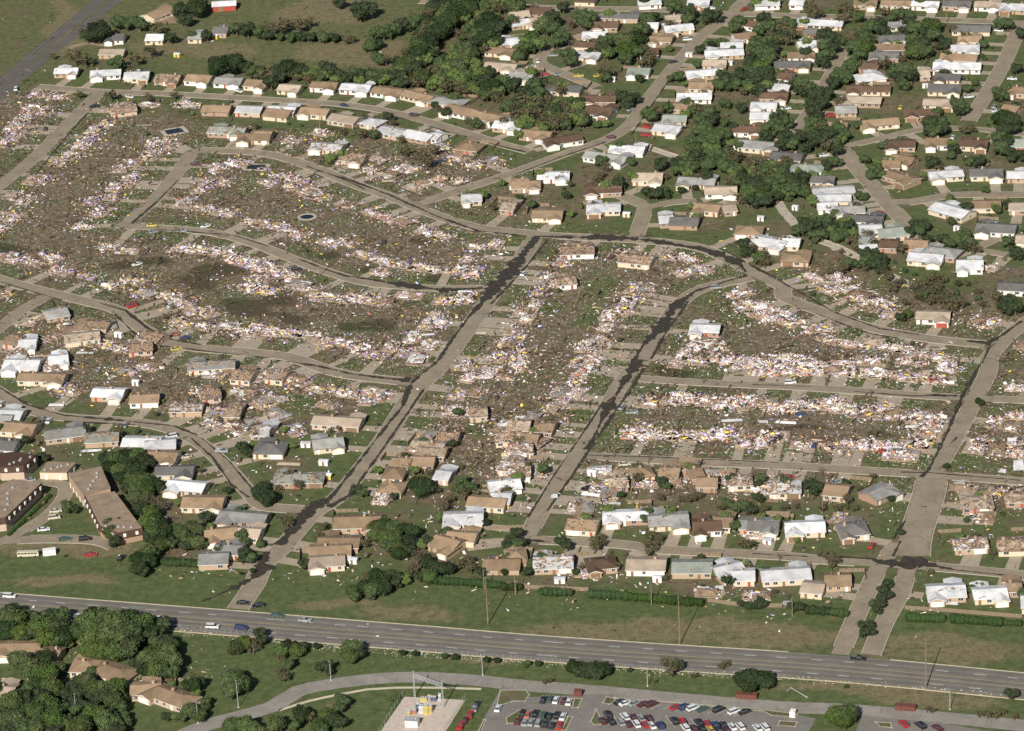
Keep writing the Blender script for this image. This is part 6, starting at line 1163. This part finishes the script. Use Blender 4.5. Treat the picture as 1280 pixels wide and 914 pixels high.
EQ = [((14, 735, 862), (4.6, 3.2, 2.6), 'w', 'white equipment cabin at the front of the substation'), ((14, 800, 802), (1.7, 1.7, 3.4), 'y', 'bright yellow transformer, tallest of the cluster'), ((14, 778, 800), (1.6, 1.5, 2.8), 'w', 'white transformer left of the bright yellow one'), ((14, 762, 790), (1.4, 1.4, 2.4), 'b', 'blue switch cabinet in the transformer cluster'),
      ((14, 820, 800), (1.3, 1.6, 3.0), 'y', 'yellow and dark transformer, rightmost of the cluster'), ((14, 740, 812), (2.2, 1.2, 1.5), 'o', 'orange red switch box at the cluster front'), ((14, 790, 755), (2.4, 1.2, 1.3), 'y', 'low yellow switch box behind the cluster'), ((14, 835, 752), (2.0, 1.1, 1.6), 'b', 'low blue switch box under the gantry beam'), ((14, 865, 745), (1.0, 1.0, 2.2), 'w', 'small white cabinet beside the right gantry mast'), ((14, 720, 820), (1.2, 1.2, 1.5), 'y', 'small yellow box, leftmost of the cluster'), ((14, 815, 748), (1.2, 1.0, 1.4), 's', 'small silver box under the gantry beam')]
for (t, x, y), (a, b_, h), c, lab in EQ:
    p = P(t, x, y, h/2); o = thing('transformer' if 'transformer' in lab else 'switch_box', lab, 'transformer' if 'transformer' in lab else 'switch box', (p.x, p.y, .06), R(-13), None)
    b = MB(); b.box((0, 0, h/2), (a, b_, h)); b.build('tank', paint(c), o); b = MB(); b.box((0, 0, h+.06), (a*1.08, b_*1.08, .12)); b.build('lid', METAL, o)
    for k in range(3): b = MB(); b.tube((-a*.3+a*.3*k, 0, h+.1), (-a*.3+a*.3*k, 0, h+.75), .11, .05); b.build('bushing', TRIM, o)
    for k in range(4): b = MB(); b.box((-a*.38+a*.25*k, -b_/2-.12, h*.5), (.1, .24, h*.7)); b.build('cooling_fin', METAL, o)
# ------------------------------------------------------------------ fences and hedges
def fence(pts, h, label, mat, name='chain_fence', post=METAL, solid=False, gap=2.6):
    p = smooth(pl(*pts), gap); o = thing(name, label, 'fence', p[0], 0, None); base = p[0]
    for a in p:
        b = MB(); v = a-base; b.tube((v.x, v.y, 0), (v.x, v.y, h), .07, n=5); b.build('post', post, o)
    for a, c in zip(p[:-1], p[1:]):
        u, v = a-base, c-base
        b = MB()
        if solid:
            d = (v-u); n = max(2, int(d.length/.5)); ang = math.atan2(d.y, d.x)
            for k in range(n):
                m_ = u.lerp(v, (k+.5)/n); b.box((m_.x, m_.y, h/2+random.uniform(-.04, .04)), (d.length/n*.93, .04, h), 0, ang)
            b.build('board_panel', mat, o)['kind'] = 'stuff'
        else:
            for zz in (h-.05, h*.5, .15): b.tube((u.x, u.y, zz), (v.x, v.y, zz), .03, n=4)
            b.build('rail', mat, o)
    return o
fence((13, (790, 412), (1060, 440), 14, (300, 500), (530, 512), (640, 520)), 1.3, 'wire fence along the ditch left of the row of shrubs', METAL)
fence((14, (640, 520), (1000, 545), 15, (0, 560), (300, 585), (640, 612), (1000, 640)), 1.3, 'wire fence along the ditch behind the row of shrubs', METAL)
fence((14, (690, 740), (640, 820), (580, 915)), 2.2, 'wire fence on the left side of the substation yard', METAL); fence((14, (985, 752), (900, 880), (885, 905)), 2.2, 'wire fence on the right side of the substation yard', METAL)
fence((14, (1160, 222), (1270, 228), 15, (60, 232), (360, 245)), 1.7, 'weathered board fence behind the left end of the hedge', TIMBER, 'board_fence', TIMBER, True)
fence((15, (920, 296), (1100, 318), (1270, 322)), 1.7, 'weathered board fence right of the clipped hedge', TIMBER, 'board_fence', TIMBER, True)
fence((16, (720, 330), (940, 345), (1270, 372)), 1.6, 'weathered board fence behind the right hand hedge', TIMBER, 'board_fence', TIMBER, True)
fence((4, (860, 240), (760, 400), (690, 470)), 1.6, 'weathered board fence down the back gardens at top right', TIMBER, 'board_fence', TIMBER, True)
fence((10, (1100, 800), (1270, 790)), 1.5, 'short board fence beside the driveway near the wooded gardens', TIMBER, 'board_fence', TIMBER, True)
HEDGEL = leaf_mat('hedge_foliage', (.034, .062, .018))
def hedge(t, x1, y1, x2, y2, h, w_, label, mat=None, rag=.27):
    a, b = P(t, x1, y1), P(t, x2, y2); d = b-a; L = d.length; ang = math.atan2(d.y, d.x); V = []; T = []; Q = []; off = 0
    n = max(2, int(L/(w_*.5)))
    for k in range(n):
        c = np.array([L*(k+.5)/n, rng.normal(0, .12), h*.45]); s = np.array([w_*.42, w_*.5, h*.5])*rng.uniform(1-rag, 1+rag, 3)
        v = ICO[0]*s*.9*(1+.08*rng.normal(0, 1, (len(ICO[0]), 1)))+c; V.append(v); T += [tuple(f+off) for f in ICO[1]]; off += len(v)
        m_ = int(90*w_*h/4)+20; dd = rng.normal(0, 1, (m_, 3)); dd /= np.linalg.norm(dd, axis=1, keepdims=True); nn = dd+rng.normal(0, .5, (m_, 3)); nn /= np.linalg.norm(nn, axis=1, keepdims=True)
        v, f = quad_cloud(c+dd*s*rng.uniform(.85, 1.1, (m_, 1)), nn, rng.uniform(.12, .26, m_)); V.append(v); Q += [tuple(x+off) for x in f]; off += len(v)
    V = np.concatenate(V); V[:, 2] = np.maximum(V[:, 2], 0); me = bpy.data.meshes.new('hedge'); me.from_pydata(V.tolist(), [], T+Q); me.update()
    o = link('hedge', me, mat or HEDGEL); o.location = a; o.rotation_euler.z = ang; tag(o, label, 'hedge', 'hedges')
for e in ((14, 840, 210, 1160, 232, 3.6, 3.2, 'tall dark clipped hedge below the wooded gardens'), (14, 1160, 240, 1250, 240, 3.2, 2.8, 'short stretch of hedge left of the small utility pole'), (15, 128, 262, 285, 268, 3.4, 3.2, 'dark clipped hedge, leftmost segment behind the pale damaged house'), (15, 362, 275, 512, 285, 3.6, 3.4, 'dark clipped hedge segment below the tan roofed house'), (15, 525, 285, 730, 303, 3.6, 3.4, 'longest dark clipped hedge segment, behind the small pole'), (15, 735, 303, 900, 315, 3.4, 3.2, 'dark clipped hedge segment at the right end below the green roof'),
          (16, 250, 350, 370, 358, 3.6, 3.4, 'dark rounded hedge left of the twin streets'), (16, 372, 360, 455, 366, 3.4, 3.2, 'short dark hedge touching the left twin street'), (16, 730, 385, 905, 392, 3.4, 3.4, 'green hedge at right, left of the pole shadow'), (16, 935, 392, 1180, 410, 3.6, 3.2, 'green hedge at right, right of the pole shadow'), (16, 1185, 402, 1270, 410, 2.4, 2.4, 'low dark hedge at the right margin'),
          (13, 765, 118, 935, 128, 3.0, 4.5, 'broad dark hedge on the lower left verge'), (9, 40, 830, 240, 640, 1.2, 1.5, 'narrow planting below the long dark apartment wall'), (2, 20, 172, 130, 178, 3, 5, 'dark scrub line on the field, left stretch'), (2, 150, 176, 400, 190, 3.2, 5, 'dark scrub line on the field, right stretch')):
    hedge(*e)
# board fences between the back gardens
BF = []
for cen, ang, gx, hd in HOUSES:
    x_, y_ = proj(cen)
    if ((y_ < 300 and x_ > 560) or y_ > 560) and random.random() < .36 and 0 < x_ < 1280: BF.append((x_, cen, ang, hd))
BF.sort(key=lambda b: b[0])
for i, (x_, cen, ang, hd) in enumerate(BF):
    o = thing('board_fence', f"weathered garden board fence, {ordinal(i, len(BF))} of the back garden fences", 'fence', cen, ang, 'back garden fences'); Lf = random.uniform(8, 14); sx = random.choice((-1, 1))*10.5; n = int(Lf/2.4)
    for k in range(n):
        y0 = hd-2+k*2.4; b = MB(); b.box((sx, y0+1.2, .85), (.06, 2.3, 1.6+random.uniform(-.08, .08))); b.build('fence_panel', TIMBER, o); b = MB(); b.box((sx, y0, .9), (.12, .12, 1.8)); b.build('post', TIMBER, o)
    for k in range(4): b = MB(); b.box((sx-math.copysign(1.2+2.4*k, sx), hd-2+n*2.4, .85), (2.3, .06, 1.6+random.uniform(-.08, .08))); b.build('fence_panel', TIMBER, o)
# kerb-side ditch stones along the highway fence
N = 800; u = rng.random(N); A_ = [P(13, 790, 425), P(14, 300, 510), P(14, 1000, 560), P(15, 640, 622), P(16, 120, 650), P(16, 1180, 728)]; seg = rng.integers(0, 5, N); pos = np.array([list(A_[s].lerp(A_[s+1], q)) for s, q in zip(seg, u)]); pos[:, 1] += rng.normal(0, 1.3, N); pos[:, 2] = .08
V, Fq, C = pieces(pos, rng.uniform(.15, .6, (N, 3))*np.array([1, 1, .5]), rng.uniform(0, 6, N), rng.normal(0, .2, N), rng.normal(0, .2, N), np.array([(.42, .38, .29), (.28, .24, .17), (.5, .46, .38)])[rng.integers(0, 3, N)]*rng.uniform(.7, 1.1, (N, 1)))
link('ditch_stones', piece_mesh('ditch_stones', V, Fq, C))['kind'] = 'stuff'
# ------------------------------------------------------------------ pools
WATER = plain('pool_water', (.008, .014, .026), .2, rough=.06, spec=.6); WATER2 = plain('pale_pool_water', (.05, .22, .30), .2, rough=.06, spec=.6)
def pool(t, x, y, a, b_, rz, label, w_, shape='r'):
    p = P(t, x, y); o = thing('swimming_pool', label, 'swimming pool', (p.x, p.y, 0), R(rz))
    n = 4 if shape == 'r' else 20; ring = lambda k, z: [(math.cos(2*math.pi*(i+.5)/n)*a*k*(1.41 if n == 4 else 1)/2, math.sin(2*math.pi*(i+.5)/n)*b_*k*(1.41 if n == 4 else 1)/2, z) for i in range(n)]
    m_ = MB(); ou, inn = ring(1.45, .12), ring(1, .12); olo, ilo = ring(1.45, 0), ring(1, 0)
    for i in range(n):
        j = (i+1) % n; m_.poly([ou[i], ou[j], inn[j], inn[i]]); m_.poly([olo[i], olo[j], ou[j], ou[i]]); m_.poly([inn[i], inn[j], ilo[j], ilo[i]])
    m_.build('pool_edge', CONC, o); m_ = MB(); m_.poly(ring(1, .07)); m_.build('water', w_, o)
pool(1, 1205, 787, 9, 6.5, -15, 'rectangular pool of dark water in a pale concrete surround, upper left', WATER); pool(1, 820, 618, 9, 7, 20, 'dark pool with a bright kinked surround in the upper left rubble', WATER); pool(6, 240, 193, 6.5, 6, 0, 'round above ground pool with a white rim among rubble', WATER, 'o'); pool(11, 375, 603, 9, 6, 10, 'white edged pool beside the lower central rubble', WATER, 'o'); pool(13, 1190, -10, 4, 4, 0, 'small round garden pool at the wooded bend', WATER2, 'o')
# ------------------------------------------------------------------ apartments with mansard roofs
FLAT = plain('brown_flat_roof', (.27, .205, .15), .2, .3); MANS = plain('dark_mansard_shingle', (.075, .045, .032), .3, 1)
def apartment(pts, h, label, mansard_edges, doors, wc='tan', mat=None):
    q = [P(*p, h) for p in pts]; c = sum(q, Vector())/len(q); c.z = 0; o = thing('apartment_building', label, 'apartment building', c)
    A = sum(a.x*b.y-b.x*a.y for a, b in zip(q, q[1:]+q[:1])); 
    if A < 0: q = q[::-1]
    q = [v-c for v in q]; b = MB(); b.hull([(v.x*.985, v.y*.985, 0) for v in q], [(v.x*.985, v.y*.985, h-.3) for v in q]); b.build('wall', wall_mat(wc), o)
    b = MB(); b.hull([(v.x, v.y, h-.3) for v in q], [(v.x, v.y, h) for v in q]); b.build('roof', mat or FLAT, o)
    n = len(q)
    for i in range(n):
        a, d = q[i], q[(i+1) % n]; e = (d-a); L = e.length; e.normalize(); nn = Vector((e.y, -e.x, 0)); L2 = math.atan2(e.y, e.x)
        if nn.dot(Vector((0, -1, 0))) > -.2 and mansard_edges:
            b = MB(); lo = h-2.3; u = [a+nn*.05, d+nn*.05]; v_ = [a+nn*.75, d+nn*.75]
            b.hull([(v_[0].x, v_[0].y, lo), (v_[1].x, v_[1].y, lo), (u[1].x, u[1].y, lo), (u[0].x, u[0].y, lo)], [(u[0].x+nn.x*.1, u[0].y+nn.y*.1, h+.2), (u[1].x+nn.x*.1, u[1].y+nn.y*.1, h+.2), (u[1].x, u[1].y, h+.2), (u[0].x, u[0].y, h+.2)]); b.build('mansard', MANS, o)
        if doors and L > 6 and nn.dot(Vector((0, -1, 0))) > -.35:
            k = int(L/4.2)
            for j in range(k):
                m_ = a+e*(L*(j+.5)/k)+nn*.6
                b = MB()
                if mansard_edges: b.box((m_.x, m_.y, h-1.2), (1.1, .5, 1.3), 0, L2); b.build('dormer', TRIM, o)
                else: b.box((m_.x-nn.x*.5, m_.y-nn.y*.5, 1.15), (1.2, .16, 2.2), 0, L2); b.build('door', GDOOR['w'], o)
    for k in range(5): b = MB(); v = q[0].lerp(q[2], .2+.14*k); b.box((v.x+rng.uniform(-1, 1), v.y, h+.3), (.9, .9, .6)); b.build('roof_vent', METAL, o)
apartment([(9, 0, 505), (9, 110, 500), (9, 172, 445), (9, 60, 432), (9, -60, 445)], 6.2, 'dark brown mansard apartment block with pale dormers, upper left of its group', True, True, 'pink', MANS)
apartment([(9, 185, 528), (9, 315, 530), (9, 358, 482), (9, 225, 478)], 3.4, 'low flat brown roofed apartment office beside the courtyard', False, True, 'cream')
apartment([(9, 320, 535), (9, 475, 500), (9, 520, 600), (9, 395, 638)], 5.6, 'upper half of the long diagonal flat roofed apartment block', False, True, 'tan')
apartment([(9, 400, 640), (9, 540, 618), (9, 670, 792), (9, 555, 815), (9, 470, 780)], 5.3, 'lower half of the long diagonal flat roofed apartment block', True, True, 'brick')
apartment([(9, 25, 742), (9, 195, 580), (9, 60, 560), (9, -120, 640), (9, -120, 760)], 6.0, 'long brown mansard apartment block with a row of small pale dormers', True, True, 'pink')
# red barn at the top
p = P(1, 1055, 22, 2.5); o = thing('barn', 'red walled barn with a white metal roof at the top left field', 'barn', (p.x, p.y, 0), R(2))
b = MB(); gable_walls(b, 13, 9, 3.2, .25); b.build('wall', plain('red_barn_boards', (.36, .07, .05), .2), o); b = MB(); gable_roof(b, 13, 9, 3.2, .25); b.build('roof', [roof_mat('w', 0), TRIM], o); b = MB(); b.box((-2, -4.55, 1.4), (3, .1, 2.8)); b.build('barn_door', GDOOR['b'], o)
# sheds in the gardens
SH = [(3, 470, 372, 'w'), (3, 1250, 292, 'w'), (8, 205, 148, 'w'), (8, 42, 198, 'w'), (1, 835, 258, 'y'), (1, 1015, 172, 'y'), (1, 935, 190, 'w'), (3, 1060, 690, 'w'), (3, 312, 490, 'w'), (4, 122, 290, 'w'), (4, 800, 325, 'y'), (4, 820, 402, 'w'), (10, 880, 535, 'w'), (14, 700, 75, 'w'), (14, 455, 98, 'w'), (9, 815, 612, 'w'), (10, 465, 835, 'w'), (10, 320, 480, 'w'), (15, 225, 190, 'w'), (15, 685, 185, 'w'), (11, 480, 565, 'c'), (10, 340, 545, 'y'), (12, 75, 850, 'w'), (3, 835, 255, 'w'), (3, 1025, 295, 'w'), (4, 1050, 312, 'g'), (8, 965, 245, 'w'), (7, 540, 180, 'c'), (11, 380, 530, 'w'), (10, 235, 395, 'w'), (9, 640, 105, 'w'), (5, 560, 745, 'w')]
SH.sort(key=lambda s: px(s[0], s[1], s[2])[0])
for i, (t, x, y, c) in enumerate(SH):
    p = P(t, x, y, 1.2); L = random.uniform(2.4, 4.2); o = thing('garden_shed', f"{PW[c]} garden shed, {ordinal(i, len(SH))} of all the small garden sheds", 'shed', (p.x, p.y, 0), R(-13+random.uniform(-15, 15)), 'garden sheds')
    b = MB(); gable_walls(b, L, 2.6, 1.9, .3); b.build('wall', plain('shed_paint', PAINTS[c], .1) if ('shed', c) not in MATS else MATS[('shed', c)], o); b = MB(); gable_roof(b, L, 2.6, 1.9, .3, over=.2, th=.08, end=.15); b.build('roof', [roof_mat('w', 0), TRIM], o); b = MB(); b.box((0, -1.33, .9), (.9, .06, 1.7)); b.build('door', GDOOR['b'], o)
# big single sheets and lengths of roof that landed whole
PN = [(11, 1035, 282, 9, 1.6, 'w'), (11, 1185, 288, 4, 1.5, 'w'), (12, 160, 292, 9, 1.5, 'w'), (12, 755, 312, 6, 1.1, 'w'), (10, 1200, 300, 12, 1.7, 'w'), (12, 100, 660, 5, 2, 'b'), (6, 800, 745, 8, 1.0, 'w'), (6, 740, 735, 4, 2, 'w'), (2, 620, 850, 6, 1.4, 'k'), (9, 265, 210, 7, 1.2, 'w'), (5, 400, 830, 8, .9, 'w'), (5, 565, 745, 3, 1.5, 'w'), (7, 1240, 640, 6, 3, 'w'), (8, 40, 615, 6, 3.5, 'w'), (8, 140, 640, 7, 2.5, 'k'), (11, 370, 632, 8, 1.4, 'w'), (11, 485, 672, 5, 1.2, 'w'), (9, 430, 425, 9, 1.2, 'w'), (9, 145, 480, 3, 1.2, 'w'), (1, 610, 455, 4, 2, 'k'), (5, 200, 845, 7, 1, 'k'), (10, 155, 488, 10, 1.6, 'k'), (1, 680, 588, 8, 1.3, 'n'), (5, 800, 595, 3, 2, 'g'), (10, 1245, 270, 5, 2, 'w'), (6, 1060, 738, 5, 1.3, 'k'), (10, 915, 350, 4, 1.4, 'k'), (11, 200, 640, 3, 2, 'w'), (12, 1180, 520, 3, 2.4, 'w'), (12, 1255, 500, 4.5, 6, 'w'), (16, 940, 300, 5, 1.5, 'w'), (15, 975, 225, 3.5, 2, 'w'), (15, 1150, 265, 4, 2.5, 'w'), (16, 165, 300, 4, 2.5, 'g'), (16, 15, 265, 4, 3, 'w')]
PN.sort(key=lambda s: px(s[0], s[1], s[2])[0])
for i, (t, x, y, L, w_, c) in enumerate(PN):
    p = P(t, x, y, .9); b = MB(); tl = random.uniform(.1, .3); q = [(-L/2, -w_/2, .5), (L/2, -w_/2, .7), (L/2-.4, w_/2, .8+w_*tl), (-L/2+.3, w_/2, .6+w_*tl)]
    b.hull([(u, v, z-.12) for u, v, z in q], q); o = b.build('roof_sheet', roof_mat(c, 0)); o.location = (p.x, p.y, 0); o.rotation_euler = (0, 0, R(-13+random.uniform(-12, 12)))
    tag(o, f"{'pale' if c in 'wg' else 'tan'} torn off roof sheet on rubble, {ordinal(i, len(PN))} of the large sheets", 'roof sheet', 'torn off roof sheets')
